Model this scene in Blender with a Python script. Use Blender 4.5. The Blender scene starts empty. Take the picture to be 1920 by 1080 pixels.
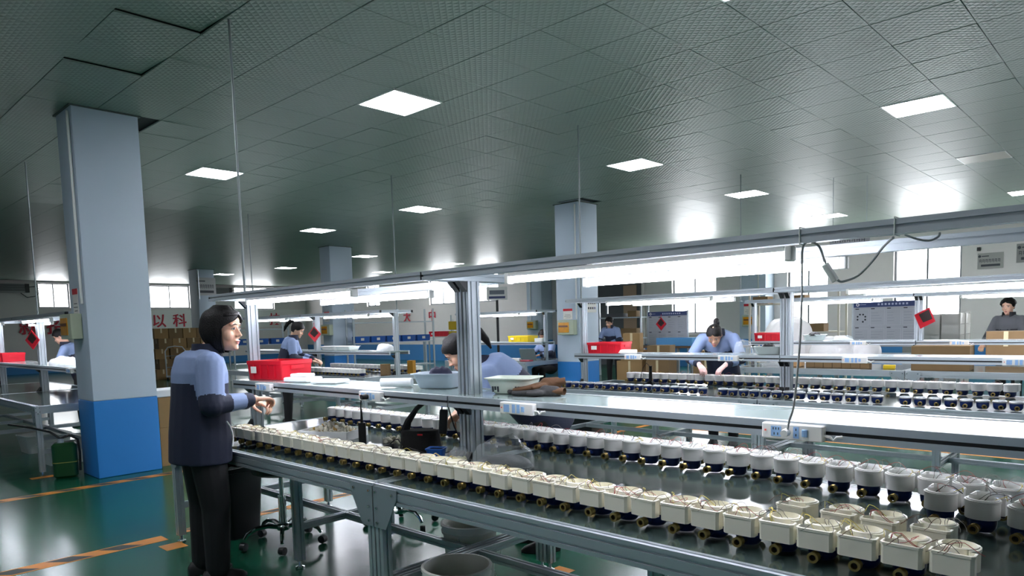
import bpy, math, random
from mathutils import Vector, Matrix
random.seed(7)
S = bpy.context.scene
COL = S.collection
# ------------------------------------------------------------------ camera
YAW, PITCH, ROLL, FPX, EYE = 0.7564, -0.0842, -0.0272, 1318.2, 1.43
fw = Vector((math.cos(PITCH)*math.cos(YAW), math.cos(PITCH)*math.sin(YAW), math.sin(PITCH)))
r0 = Vector((math.sin(YAW), -math.cos(YAW), 0)); u0 = r0.cross(fw)
rt = r0*math.cos(ROLL)+u0*math.sin(ROLL); up = -r0*math.sin(ROLL)+u0*math.cos(ROLL)
cd = bpy.data.cameras.new('camera'); cam = bpy.data.objects.new('camera', cd); COL.objects.link(cam)
cd.sensor_fit = 'HORIZONTAL'; cd.sensor_width = 36; cd.lens = 36*FPX/1920; cd.shift_y = 180/1920
cd.clip_start = .05; cd.clip_end = 200
M = Matrix((rt, up, -fw)).transposed().to_4x4(); M.translation = (0, 0, EYE); cam.matrix_world = M
S.camera = cam
# ------------------------------------------------------------------ world, exposure
W = bpy.data.worlds.new('overcast_sky'); S.world = W; W.use_nodes = True
bg = W.node_tree.nodes['Background']; bg.inputs[0].default_value = (.93, .96, 1, 1); bg.inputs[1].default_value = 3.5
PANEL_E, TUBE_E = 12.5, 20.0
S.view_settings.view_transform = 'Standard'; S.view_settings.look = 'None'
S.view_settings.exposure = 2.0; S.view_settings.gamma = 1; S.view_settings.use_curve_mapping = False
S.cycles.use_denoising = True
S.cycles.max_bounces = 7; S.cycles.diffuse_bounces = 4; S.cycles.glossy_bounces = 4
S.cycles.transparent_max_bounces = 12; S.cycles.caustics_reflective = False; S.cycles.caustics_refractive = False
S.cycles.sample_clamp_indirect = 6
# ------------------------------------------------------------------ materials
def lin(c):
    if isinstance(c, str): c = tuple(int(c[i:i+2], 16)/255 for i in (0, 2, 4))
    return tuple(x/12.92 if x <= .04045 else ((x+.055)/1.055)**2.4 for x in c)
MATS = {}
def mat(name, c, rough=.5, metal=0., var=0., vscale=6., bump=0., bscale=80., coat=0., trans=0., alpha=1., emit=None, es=0., ior=1.5, spec=.5):
    if name in MATS: return MATS[name]
    m = bpy.data.materials.new(name); m.use_nodes = True; MATS[name] = m
    nt = m.node_tree; b = nt.nodes['Principled BSDF']; I = b.inputs; L = nt.links
    rgb = lin(c); I['Base Color'].default_value = (*rgb, 1); I['Roughness'].default_value = rough; I['Metallic'].default_value = metal
    I['Coat Weight'].default_value = coat; I['Transmission Weight'].default_value = trans; I['Alpha'].default_value = alpha
    I['IOR'].default_value = ior; I['Specular IOR Level'].default_value = spec
    if emit: I['Emission Color'].default_value = (*lin(emit), 1); I['Emission Strength'].default_value = es
    if var or bump:
        tc = nt.nodes.new('ShaderNodeTexCoord')
    if var:
        n = nt.nodes.new('ShaderNodeTexNoise'); n.inputs['Scale'].default_value = vscale; n.inputs['Detail'].default_value = 5
        mx = nt.nodes.new('ShaderNodeMix'); mx.data_type = 'RGBA'
        mx.inputs[6].default_value = (*[x*(1-var) for x in rgb], 1); mx.inputs[7].default_value = (*[min(1, x*(1+var)) for x in rgb], 1)
        L.new(tc.outputs['Object'], n.inputs['Vector']); L.new(n.outputs['Fac'], mx.inputs[0]); L.new(mx.outputs[2], I['Base Color'])
    if bump:
        n2 = nt.nodes.new('ShaderNodeTexNoise'); n2.inputs['Scale'].default_value = bscale; n2.inputs['Detail'].default_value = 3
        bp = nt.nodes.new('ShaderNodeBump'); bp.inputs['Strength'].default_value = bump; bp.inputs['Distance'].default_value = .01
        L.new(tc.outputs['Object'], n2.inputs['Vector']); L.new(n2.outputs['Fac'], bp.inputs['Height']); L.new(bp.outputs[0], I['Normal'])
    return m
alu = mat('aluminium', 'bcc5ca', .38, .55)
alu2 = mat('aluminium_plate', 'a2adb2', .45, .5, bump=.05, bscale=40)
blk = mat('black_rubber', '0b0c0e', .55)
blkp = mat('black_plastic', '121316', .4)
chrome = mat('chrome', 'd0d4d6', .12, 1.)
tabm = mat('bench_mat', '42504b', .13, 0, var=.18, vscale=3, bump=.02, bscale=12)
shm = mat('shelf_mat', '8d9c99', .14, 0, var=.06, vscale=2, bump=.012, bscale=5)
ivory = mat('ivory_plastic', 'f3efdc', .38)
white = mat('white_plastic', 'f2f2ee', .36)
whitefoam = mat('white_foam', 'eef0f0', .8, bump=.1)
mblue = mat('meter_blue', '10265c', .32)
brass = mat('brass', '9c8752', .3, .9)
silver = mat('silver_rim', 'c2c6c8', .3, .7)
red = mat('red_plastic', 'd0142a', .38)
yel = mat('yellow_plastic', 'f0d022', .4)
bluep = mat('blue_plastic', '1d58a8', .4)
card = mat('cardboard', 'a08054', .8, var=.12, vscale=4)
card2 = mat('cardboard_dark', '846a48', .8, var=.12, vscale=4)
tape_c = mat('packing_tape', 'd8c8a0', .3)
paper = mat('paper_label', 'e8e6e0', .7)
ink = mat('ink', '2a2d33', .7)
paleblue = mat('socket_blue', '9cc4ee', .4)
wallm = mat('wall_paint', 'ebe5e2', .7, var=.03)
wallblue = mat('dado_blue_paint', '3d86c6', .55, var=.06, vscale=1.5)
colm = mat('pillar_paint', 'b9c8d6', .55, var=.03, vscale=1.5)
colblue = mat('pillar_blue_paint', '2f83d0', .42, var=.05, vscale=2)
skin = mat('skin', 'd8ab90', .5, var=.04, vscale=20)
skin.node_tree.nodes['Principled BSDF'].inputs['Subsurface Weight'].default_value = .1
hairm = mat('dark_hair', '0f0d0c', .55, bump=.35, bscale=160, spec=.22)
jlight = mat('jacket_light_blue', '7688aa', .75, var=.05, bump=.12, bscale=25)
jnavy = mat('jacket_navy', '121a30', .75, bump=.1, bscale=25)
trou = mat('black_cloth', '0c0c0f', .8, bump=.1, bscale=30)
grayc = mat('gray_cloth', '5a5c60', .8, bump=.1, bscale=30)
lipm = mat('lips', 'a8605a', .45)
eyem = mat('eye_dark', '1c1411', .25)
eyew = mat('eye_white', 'd8d0c8', .3)
clear = mat('clear_plastic', 'e4eaec', .12, 0, alpha=.35)
frost = mat('frosted_plastic', 'dfe6e4', .3, 0, alpha=.82)
bagm = mat('thin_film', 'e8f0f4', .07, 0, alpha=.24, bump=1., bscale=22)
steelb = mat('steel_beads', '8c9094', .35, .6, bump=1., bscale=260)
cream = mat('cream_steel', 'e0d8c8', .5)
wpal = [mat('wire_'+n, c, .5) for n, c in (('yellow', 'd2c046'), ('black', '1a1a1a'), ('red', 'a02a24'), ('brown', '5a3a24'), ('grey', '77756e'))]
orange = mat('orange_tape', 'd98a2b', .45, var=.12, vscale=9)
dtape = mat('dark_tape', '2a3634', .5)
green_d = mat('dark_green_paint', '12421f', .35)
def emis(name, c, s):
    m = bpy.data.materials.new(name); m.use_nodes = True; nt = m.node_tree; nt.nodes.clear()
    e = nt.nodes.new('ShaderNodeEmission'); e.inputs[0].default_value = (*lin(c), 1); e.inputs[1].default_value = s
    o = nt.nodes.new('ShaderNodeOutputMaterial'); nt.links.new(e.outputs[0], o.inputs[0]); return m
panel_on = emis('panel_light', 'f4f6ff', PANEL_E); tube_on = emis('tube_light', 'eef0ff', TUBE_E)
def glassmat():
    m = bpy.data.materials.new('window_glass'); m.use_nodes = True; nt = m.node_tree; nt.nodes.clear()
    t = nt.nodes.new('ShaderNodeBsdfTransparent'); g = nt.nodes.new('ShaderNodeBsdfGlossy'); g.inputs['Roughness'].default_value = .05
    x = nt.nodes.new('ShaderNodeMixShader'); x.inputs[0].default_value = .06
    o = nt.nodes.new('ShaderNodeOutputMaterial')
    nt.links.new(t.outputs[0], x.inputs[1]); nt.links.new(g.outputs[0], x.inputs[2]); nt.links.new(x.outputs[0], o.inputs[0]); return m
glass = glassmat()
def floormat():
    m = bpy.data.materials.new('green_epoxy'); m.use_nodes = True; nt = m.node_tree; b = nt.nodes['Principled BSDF']; L = nt.links
    tc = nt.nodes.new('ShaderNodeTexCoord')
    n = nt.nodes.new('ShaderNodeTexNoise'); n.inputs['Scale'].default_value = .9; n.inputs['Detail'].default_value = 8
    cr = nt.nodes.new('ShaderNodeValToRGB'); e = cr.color_ramp.elements
    e[0].position = .3; e[0].color = (*lin('0d4a35'), 1); e[1].position = .7; e[1].color = (*lin('165f46'), 1)
    v = nt.nodes.new('ShaderNodeTexNoise'); v.inputs['Scale'].default_value = 9; v.inputs['Detail'].default_value = 6; v.inputs['Roughness'].default_value = .7
    c2 = nt.nodes.new('ShaderNodeValToRGB'); q = c2.color_ramp.elements; q[0].position = .66; q[0].color = (1, 1, 1, 1); q[1].position = .74; q[1].color = (.45, .45, .42, 1)
    mx = nt.nodes.new('ShaderNodeMix'); mx.data_type = 'RGBA'; mx.blend_type = 'MULTIPLY'; mx.inputs[0].default_value = .8
    for k in (n, v): L.new(tc.outputs['Object'], k.inputs['Vector'])
    L.new(n.outputs['Fac'], cr.inputs[0]); L.new(v.outputs['Fac'], c2.inputs[0]); L.new(cr.outputs[0], mx.inputs[6]); L.new(c2.outputs[0], mx.inputs[7]); L.new(mx.outputs[2], b.inputs['Base Color'])
    b.inputs['Roughness'].default_value = .2; b.inputs['Specular IOR Level'].default_value = .42
    w = nt.nodes.new('ShaderNodeTexNoise'); w.inputs['Scale'].default_value = 5; w.inputs['Detail'].default_value = 4
    bp = nt.nodes.new('ShaderNodeBump'); bp.inputs['Strength'].default_value = .06; bp.inputs['Distance'].default_value = .02
    L.new(tc.outputs['Object'], w.inputs['Vector']); L.new(w.outputs['Fac'], bp.inputs['Height']); L.new(bp.outputs[0], b.inputs['Normal'])
    return m
def tilemat():
    m = bpy.data.materials.new('embossed_ceiling_tile'); m.use_nodes = True; nt = m.node_tree; b = nt.nodes['Principled BSDF']; L = nt.links
    b.inputs['Base Color'].default_value = (*lin('86968b'), 1); b.inputs['Roughness'].default_value = .43; b.inputs['Specular IOR Level'].default_value = .45
    tc = nt.nodes.new('ShaderNodeTexCoord'); mp = nt.nodes.new('ShaderNodeMapping'); mp.inputs['Rotation'].default_value = (0, 0, .785)
    v = nt.nodes.new('ShaderNodeTexVoronoi'); v.inputs['Scale'].default_value = 21.2; v.inputs['Randomness'].default_value = 0.; v.distance = 'CHEBYCHEV'
    bp = nt.nodes.new('ShaderNodeBump'); bp.inputs['Strength'].default_value = .55; bp.inputs['Distance'].default_value = .012
    L.new(tc.outputs['Object'], mp.inputs['Vector']); L.new(mp.outputs[0], v.inputs['Vector']); L.new(v.outputs['Distance'], bp.inputs['Height']); L.new(bp.outputs[0], b.inputs['Normal'])
    return m
tilem = tilemat(); floorm = floormat()
# ------------------------------------------------------------------ mesh builder
class MB:
    def __init__(s): s.v = []; s.f = []; s.m = []
    def add(s, vs, fs, mi=0):
        o = len(s.v); s.v += [tuple(p) for p in vs]; s.f += [tuple(i+o for i in f) for f in fs]; s.m += [mi]*len(fs); return s
    def box(s, x0, x1, y0, y1, z0, z1, mi=0):
        return s.add([(x0,y0,z0),(x1,y0,z0),(x1,y1,z0),(x0,y1,z0),(x0,y0,z1),(x1,y0,z1),(x1,y1,z1),(x0,y1,z1)],
                     [(0,3,2,1),(4,5,6,7),(0,1,5,4),(1,2,6,5),(2,3,7,6),(3,0,4,7)], mi)
    def loft(s, rings, mi=0, cap=True, close=True):
        n = len(rings[0]); o = len(s.v)
        fs = []
        for k in range(len(rings)-1):
            for i in range(n if close else n-1):
                j = (i+1) % n; fs.append((k*n+i, k*n+j, (k+1)*n+j, (k+1)*n+i))
        if cap: fs += [tuple(range(n-1, -1, -1)), tuple(range((len(rings)-1)*n, len(rings)*n))]
        return s.add([p for r in rings for p in r], fs, mi)
    def prism(s, poly, z0, z1, mi=0):
        return s.loft([[(x, y, z) for x, y in poly] for z in (z0, z1)], mi)
    def cyl(s, a, b, r0, r1=None, n=12, mi=0, cap=True):
        a = Vector(a); b = Vector(b); r1 = r0 if r1 is None else r1; d = (b-a).normalized()
        x = d.orthogonal().normalized(); y = d.cross(x)
        return s.loft([[p+x*(r*math.cos(t))+y*(r*math.sin(t)) for t in [2*math.pi*i/n for i in range(n)]] for p, r in ((a, r0), (b, r1))], mi, cap)
    def tube(s, pts, r, n=6, mi=0, cap=True):
        pts = [Vector(p) for p in pts]; rings = []; ref = None
        for i, p in enumerate(pts):
            d = (pts[min(i+1, len(pts)-1)]-pts[max(i-1, 0)]).normalized()
            if ref is None: ref = d.orthogonal().normalized()
            x = (ref-d*ref.dot(d)).normalized(); ref = x; y = d.cross(x)
            rr = r[i] if isinstance(r, (list, tuple)) else r
            rings.append([p+x*(rr*math.cos(2*math.pi*k/n))+y*(rr*math.sin(2*math.pi*k/n)) for k in range(n)])
        return s.loft(rings, mi, cap)
    def lathe(s, prof, n=24, c=(0, 0, 0), ax='z', mi=0, cap=True):
        f = {'z': lambda a, b, h: (c[0]+a, c[1]+b, c[2]+h), 'x': lambda a, b, h: (c[0]+h, c[1]+a, c[2]+b), 'y': lambda a, b, h: (c[0]+b, c[1]+h, c[2]+a)}[ax]
        return s.loft([[f(r*math.cos(2*math.pi*k/n), r*math.sin(2*math.pi*k/n), h) for k in range(n)] for r, h in prof], mi, cap)
    def sph(s, c, rx, ry=None, rz=None, n=16, m=10, mi=0):
        ry = rx if ry is None else ry; rz = rx if rz is None else rz
        rings = []
        for j in range(m+1):
            t = -math.pi/2+math.pi*(j+.001)/(m+.002)
            rings.append([(c[0]+rx*math.cos(t)*math.cos(2*math.pi*k/n), c[1]+ry*math.cos(t)*math.sin(2*math.pi*k/n), c[2]+rz*math.sin(t)) for k in range(n)])
        return s.loft(rings, mi)
    def mesh(s, name, mats, sharp=38):
        me = bpy.data.meshes.new(name); me.from_pydata(s.v, [], s.f)
        for x in (mats if isinstance(mats, (list, tuple)) else [mats]): me.materials.append(x)
        if any(s.m): me.polygons.foreach_set('material_index', s.m)
        me.polygons.foreach_set('use_smooth', [True]*len(s.f)); me.update()
        me.set_sharp_from_angle(angle=math.radians(sharp)); return me
    def build(s, name, mats, parent=None, loc=None, rot=None, sharp=38):
        return put(name, s.mesh(name, mats, sharp), parent, loc, rot)
def put(name, me, parent=None, loc=None, rot=None, scale=None):
    o = bpy.data.objects.new(name, me); COL.objects.link(o); o.parent = parent
    if loc: o.location = loc
    if rot is not None: o.rotation_euler = rot if isinstance(rot, (tuple, list)) else (0, 0, rot)
    if scale: o.scale = scale if isinstance(scale, (tuple, list)) else (scale,)*3
    return o
def tag(o, label, cat=None, group=None, kind=None):
    if label: o['label'] = label
    if cat: o['category'] = cat
    if group: o['group'] = group
    if kind: o['kind'] = kind
    return o
def thing(name, label, cat, loc=(0, 0, 0), rot=0, group=None, scale=None):
    return tag(put(name, None, None, loc, rot, scale), label, cat, group)
def dup(root, loc, rot=None, label=None, group=None):
    r = root.copy(); COL.objects.link(r); r.location = loc
    if rot is not None: r.rotation_euler = (0, 0, rot)
    if label: r['label'] = label
    if group: r['group'] = group
    for ch in root.children:
        c = ch.copy(); COL.objects.link(c); c.parent = r
        for g in ch.children:
            d = g.copy(); COL.objects.link(d); d.parent = c
    return r
def rrect(x0, x1, y0, y1, r, n=4):
    out = []
    for cx, cy, a in ((x1-r, y1-r, 0), (x0+r, y1-r, 90), (x0+r, y0+r, 180), (x1-r, y0+r, 270)):
        for k in range(n+1):
            t = math.radians(a+90*k/n); out.append((cx+r*math.cos(t), cy+r*math.sin(t)))
    return out
def rbox(mb, x0, x1, y0, y1, z0, z1, r=.01, mi=0, n=3):
    b = min(r*.5, (z1-z0)*.3)
    rings = [[(x, y, z) for x, y in rrect(x0+d, x1-d, y0+d, y1-d, max(r-d, .001), n)] for z, d in ((z0, b), (z0+b, 0), (z1-b, 0), (z1, b))]
    return mb.loft(rings, mi)
def bag_r(pts, z): return [(x, y, z) for x, y in pts]
def prof_poly(w, h):   # T-slot extrusion outline, w along first axis, h along second
    def side(L):
        n = max(1, round(L/.04)); out = []
        for k in range(n):
            c = -L/2+L*(k+.5)/n
            out += [(c-.005, 0), (c-.005, .007), (c+.005, .007), (c+.005, 0)]
        return out
    P = [(-w/2, -h/2)] + [(t, -h/2+d) for t, d in side(w)] + [(w/2, -h/2)] + [(w/2-d, t) for t, d in side(h)]
    P += [(w/2, h/2)] + [(-t, h/2-d) for t, d in side(w)] + [(-w/2, h/2)] + [(-w/2+d, -t) for t, d in side(h)]
    return P
def extr(mb, ax, a0, a1, c, w=.04, h=.04, mi=0):
    P = prof_poly(w, h)
    f = {'x': lambda p, t: (t, c[0]+p[0], c[1]+p[1]), 'y': lambda p, t: (c[0]-p[0], t, c[1]+p[1]), 'z': lambda p, t: (c[0]+p[0], c[1]+p[1], t)}[ax]
    return mb.loft([[f(p, t) for p in P] for t in (a0, a1)], mi)
ONES = 'first second third fourth fifth sixth seventh eighth ninth tenth eleventh twelfth thirteenth fourteenth fifteenth sixteenth seventeenth eighteenth nineteenth'.split()
def ordw(n):
    if n < 20: return ONES[n-1]
    t = ['twenty', 'thirty', 'forty', 'fifty', 'sixty'][n//10-2]
    return {'twenty': 'twentieth', 'thirty': 'thirtieth', 'forty': 'fortieth', 'fifty': 'fiftieth', 'sixty': 'sixtieth'}[t] if n % 10 == 0 else t+'-'+ONES[n % 10-1]
# ------------------------------------------------------------------ room shell
RX0, RX1, RY0, RY1, RZ = -4., 19.5, -5., 33., 3.655
def struct(o, label=None): o['kind'] = 'structure'; 
struct(MB().box(RX0-.2, RX1+.2, RY0-.2, RY1+.2, -.1, 0).build('floor', floorm))
ceil = MB().box(RX0-.2, RX1+.2, RY0-.2, RY1+.2, RZ+.03, RZ+.1).build('ceiling', mat('ceiling_void', '1b201e', .8)); struct(ceil)
def wall_holes(name, ax, c, t, u0, u1, holes, mats, z1=RZ+.03, dado=1.0):
    us = sorted({u0, u1, *[h[0] for h in holes], *[h[1] for h in holes]}); zs = sorted({0, dado, z1, *[h[2] for h in holes], *[h[3] for h in holes]})
    solid = lambda i, j: 0 <= i < len(us)-1 and 0 <= j < len(zs)-1 and not any(h[0] <= (us[i]+us[i+1])/2 <= h[1] and h[2] <= (zs[j]+zs[j+1])/2 <= h[3] for h in holes)
    mb = MB(); vid = {}; P = (lambda u, z, d: (c+d, u, z)) if ax == 'x' else (lambda u, z, d: (u, c+d, z))
    def V(i, j, d):
        k = (i, j, d)
        if k not in vid: vid[k] = len(mb.v); mb.v.append(P(us[i], zs[j], d))
        return vid[k]
    for i in range(len(us)-1):
        for j in range(len(zs)-1):
            if not solid(i, j): continue
            mi = 1 if zs[j+1] <= dado+.001 else 0
            for d in (0, t): mb.f.append((V(i,j,d), V(i+1,j,d), V(i+1,j+1,d), V(i,j+1,d))); mb.m.append(mi)
            for di, dj, a, b in ((-1,0,(i,j),(i,j+1)), (1,0,(i+1,j),(i+1,j+1)), (0,-1,(i,j),(i+1,j)), (0,1,(i,j+1),(i+1,j+1))):
                if not solid(i+di, j+dj): mb.f.append((V(*a,0), V(*b,0), V(*b,t), V(*a,t))); mb.m.append(mi)
    struct(mb.build(name, mats))
# windows on the right-hand wall (x = RX1): (y0, y1, z0, z1)
WX = [(3.72, 5.18, 1.2, 3.25), (6.75, 7.85, 1.2, 3.25), (9.97, 11.45, 1.0, 3.2), (19.0, 20.3, 2.35, 3.5), (21.5, 23.1, 2.35, 3.5), (26.6, 27.6, 2.45, 3.5), (-2.6, -.9, 1.2, 3.25), (.2, 1.7, 1.2, 3.25)]
WY = [(7.65, 8.75, 2.6, 3.6), (11.85, 13.6, 2.58, 3.6), (15.7, 17.75, 2.52, 3.6), (2.0, 3.8, 2.6, 3.6)]
wall_holes('wall_right', 'x', RX1, .24, RY0, RY1, WX, [wallm, wallblue], dado=.68)
wall_holes('wall_back', 'y', RY1, .24, RX0, RX1, WY, [wallm, wallblue], dado=.3)
wall_holes('wall_left', 'x', RX0, -.2, RY0, RY1, [], [wallm, wallblue])
wall_holes('wall_front', 'y', RY0, -.2, RX0, RX1, [], [wallm, wallblue])
winf = mat('window_frame_grey', '6f7377', .5, .3)
wn = 0
def window(ax, u0, u1, z0, z1, cross=None):
    global wn; wn += 1
    c = (RX1 if ax == 'x' else RY1)+.12; w = .05
    root = put('window_%d' % wn, None); root['kind'] = 'structure'
    B = (lambda mb, a0, a1, b0, b1, d: mb.box(c-d, c+d, a0, a1, b0, b1)) if ax == 'x' else (lambda mb, a0, a1, b0, b1, d: mb.box(a0, a1, c-d, c+d, b0, b1))
    for a in ((u0, u0+w, z0, z1), (u1-w, u1, z0, z1), (u0+w, u1-w, z0, z0+w), (u0+w, u1-w, z1-w, z1)): B(MB(), *a, .03).build('window_frame', winf, root)
    m = (u0+u1)/2; B(MB(), m-.02, m+.02, z0+w, z1-w, .028).build('mullion', winf, root)
    zz = [z0+w, z1-w]
    if cross: B(MB(), u0+w, u1-w, cross-.03, cross+.03, .025).build('transom', winf, root); zz = [z0+w, cross, z1-w]
    for a, b in ((u0+w, m), (m, u1-w)):
        for k in range(len(zz)-1): B(MB(), a, b, zz[k], zz[k+1], .003).build('pane', glass, root)
    ld = bpy.data.lights.new('sky_portal', 'AREA'); ld.shape = 'RECTANGLE'; ld.size = u1-u0; ld.size_y = z1-z0; ld.cycles.is_portal = True
    lo = put('sky_portal', ld, root)
    if ax == 'x': lo.location = (RX1+.2, m, (z0+z1)/2); lo.rotation_euler = (math.pi/2, 0, math.pi/2)
    else: lo.location = (m, RY1+.2, (z0+z1)/2); lo.rotation_euler = (-math.pi/2, 0, 0); 
for a in WX: window('x', *a, cross=2.22 if a[2] < 2 else None)
for a in WY: window('y', *a)
# ceiling tiles: 600 mm lay-in tiles, each its own piece near the camera, the far ones joined
GX, GY = 3.0307, 4.2044
lit = {(2,3):1,(2,-3):1,(2,-10):1,(9,3):1,(9,-3):1,(9,-11):1,(9,-17):1,(15,3):0,(15,-3):1,(16,-24):1,(16,-32):1,(15,-38):1,(22,3):1,(22,-3):1,(23,-25):1,(23,-32):1,(-5,-3):1,(-5,3):1,(2,10):1,(9,10):1,}  # last four entries are unseen panels, kept for their light
tme = rbox(MB(), -.2975, .2975, -.2975, .2975, 0, .014, .004, n=1).mesh('ceiling_tile', tilem)
cells = []
for a in range(-11, 28):
    for b in range(-48, 16):
        x, y = GX+.6*(a+.5), GY-.6*(b+.5)
        if not (RX0 < x-.3 and x+.3 < RX1 and RY0 < y-.3 and y+.3 < RY1): continue
        if (a, b) in lit: continue
        if any(abs(x-cx) < .25 and abs(y-cy) < .2 for cx, cy in ((2.5, 8.05), (10.7, 8.3), (10.85, 16.6), (10.85, 24.9))): continue
        d = Vector((x, y, RZ-EYE)); f = d.dot(fw)
        px, py = (960+FPX*d.dot(rt)/f, 720-FPX*d.dot(up)/f) if f > .3 else (9e9, 0)
        cells.append((0 if -60 < px < 1980 and -80 < py < 560 else 1, d.length, x, y, (a, b)))
cells.sort(); far = MB()
for k, (s_, d_, x, y, ab) in enumerate(cells):
    if k < 300:
        tl = put('ceiling_tile', tme, ceil, (x, y, RZ))
        if ab in ((-2, -2), (-2, -4)): tl.rotation_euler = (.035, 0, 0); tl.location.z += .012
        elif random.random() < .3: tl.rotation_euler = (random.uniform(-.006, .006), random.uniform(-.006, .006), 0)
    else:
        far.box(x-.2975, x+.2975, y-.2975, y+.2975, RZ, RZ+.014)
fo = far.build('ceiling_tile_field', tilem, ceil); fo['kind'] = 'stuff'
offp = mat('panel_off', 'c8c2b4', .4)
pfr = MB()
for x0, x1, y0, y1 in ((-.298, .298, -.298, -.283), (-.298, .298, .283, .298), (-.298, -.283, -.283, .283), (.283, .298, -.283, .283)): pfr.box(x0, x1, y0, y1, -.006, .012)
pframe = pfr.mesh('panel_frame', white); pdif = MB().box(-.283, .283, -.283, .283, -.004, .006).mesh('diffuser', panel_on); pdif0 = MB().box(-.283, .283, -.283, .283, -.004, .006).mesh('diffuser', offp)
posn = {(2,-3): 'large lit square ceiling panel nearest the camera, in front of the tall rod', (9,3): 'lit square ceiling panel at upper right above the near benches', (2,-10): 'lit square ceiling panel beside the big blue and white pillar', (9,-3): 'lit square ceiling panel just before the middle pillar with a rod left of it', (15,-3): 'lit square ceiling panel crossed by a thin hanging rod', (15,3): 'unlit square ceiling panel, dull beige, far right', (22,3): 'lit ceiling panel cut by the right edge of the picture'}
for (a, b), on in lit.items():
    x, y = GX+.6*(a+.5), GY-.6*(b+.5)
    if not (RX0 < x < RX1 and RY0 < y < RY1): continue
    p = thing('ceiling_light', posn.get((a, b), 'lit square ceiling panel, number %s row out from the camera, %s panel along it' % (ordw(a//6+2), ordw(max(1, 3-b//7)))), 'ceiling light', (x, y, RZ), 0, 'ceiling light panels')
    put('panel_frame', pframe, p); put('diffuser', pdif if on else pdif0, p)
# pillars
def pillar(x0, x1, y0, y1, label, blue=.78):
    p = thing('pillar', label, 'pillar')
    b = MB(); rbox(b, x0, x1, y0, y1, 0, blue, .012, n=2); b.build('blue_base', colblue, p)
    b = MB(); rbox(b, x0+.002, x1-.002, y0+.002, y1-.002, blue, RZ+.03, .012, n=2); b.build('shaft', colm, p)
    t = MB()
    for q in ((x0-.02, x1+.02, y0-.02, y0), (x0-.02, x1+.02, y1, y1+.02), (x0-.02, x0, y0, y1), (x1, x1+.02, y0, y1)): t.box(*q, RZ-.012, RZ+.012)
    t.build('ceiling_trim', mat('dark_trim', '4a544f', .6), p)
    return p
PA = pillar(2.2, 2.81, 7.8, 8.3, 'tall pale blue pillar with bright blue base nearest the camera at left')
PB = pillar(10.4, 11.0, 8.05, 8.6, 'pale blue pillar in the middle behind the red crate and power box', .7)
PC = pillar(10.5, 11.2, 16.45, 16.95, 'pillar with blue foot behind the far bench and the bending ponytail woman', .72)
PD = pillar(10.5, 11.1, 24.8, 25.5, 'grey white far pillar with a printed zone sign above the bob-haired woman', .72)
PE = pillar(18.9, 19.49, 8.2, 8.95, 'pilaster on the window wall beside the small red crate', .85)
PF = pillar(18.9, 19.49, 16.3, 17.0, 'pilaster on the far window wall left of the middle pillar', .85)
for x, y, z0, z1, lab, p in ((2.185, 7.86, 1.75, 3.6, 'conduit', PA), (10.38, 8.1, 1.5, 3.6, 'conduit', PB), (18.88, 8.4, 1.5, 3.6, 'conduit', PE), (18.88, 16.8, 1.5, 3.6, 'conduit', PF)):
    MB().cyl((x, y, z0), (x, y, z1), .014, n=8).build('conduit', white, p)
MB().cyl((10.52, 24.78, 2.6), (10.52, 24.78, 3.6), .03, n=8).build('conduit', alu, PD)
def switch_box(x, y, z, ax, s, label):   # on a pillar face looking to -x ('x') or -y ('y')
    o = thing('switch_box', label, 'switch box', (x, y, z), -math.pi/2 if ax == 'x' else 0, 'switch boxes on pillars', s)
    b = MB(); rbox(b, -.16, .16, -.09, 0, -.11, .11, .01); b.build('housing', mat('box_sage', 'b3bda4', .45), o)
    MB().box(-.13, .07, -.096, -.0905, -.075, .075).build('amber_cover', mat('amber_cover', 'd9941c', .15, var=.35, vscale=14), o)
    MB().box(-.12, .05, -.099, -.0965, .005, .03).build('breaker_strip', mat('breaker_brown', '6a3c10', .4), o)
    return o
switch_box(2.2, 8.13, 1.53, 'x', 1.15, 'sage power box with amber cover on the nearest pillar')
switch_box(10.4, 8.3, 1.35, 'x', 1.25, 'sage power box with amber cover on the middle pillar')
switch_box(10.5, 16.65, 1.42, 'x', 1.3, 'power box with amber cover on the pillar behind the bending ponytail woman')
switch_box(18.9, 8.6, 1.36, 'x', 1.4, 'power box with amber cover on the wall pilaster above the small red crate')
switch_box(18.9, 16.7, 1.4, 'x', 1.4, 'small power box with amber cover on the far pilaster beside the yellow crate')
def notice(x, y, z, w, h, ax, label, head=red):
    o = thing('wall_notice', label, 'notice', (x, y, z), -math.pi/2 if ax == 'x' else 0, 'notices above the power boxes')
    MB().box(-w/2, w/2, -.004, 0, -h/2, h/2).build('sheet', paper, o)
    MB().box(-w/2, w/2, -.006, -.0045, h*.28, h/2).build('header_band', head, o)
    for k, (a, b) in enumerate(((-.3, .3), (-.38, .36), (-.25, .3))): MB().box(w*a, w*b, -.006, -.0045, -h*(.08+.14*k)-.006*h*8*.2, -h*(.08+.14*k)+.004).build('print_line', ink, o)
    return o
notice(2.199, 8.1, 1.78, .17, .26, 'x', 'white notice with a red heading above the power box on the nearest pillar')
notice(10.399, 8.32, 1.6, .22, .2, 'x', 'white notice with a dark red heading above the middle pillar power box')
notice(10.499, 16.72, 1.78, .26, .26, 'x', 'white notice with red heading on the pillar behind the bending ponytail woman')
notice(18.899, 8.65, 1.68, .34, .3, 'x', 'white notice with red heading on the wall pilaster')
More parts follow.
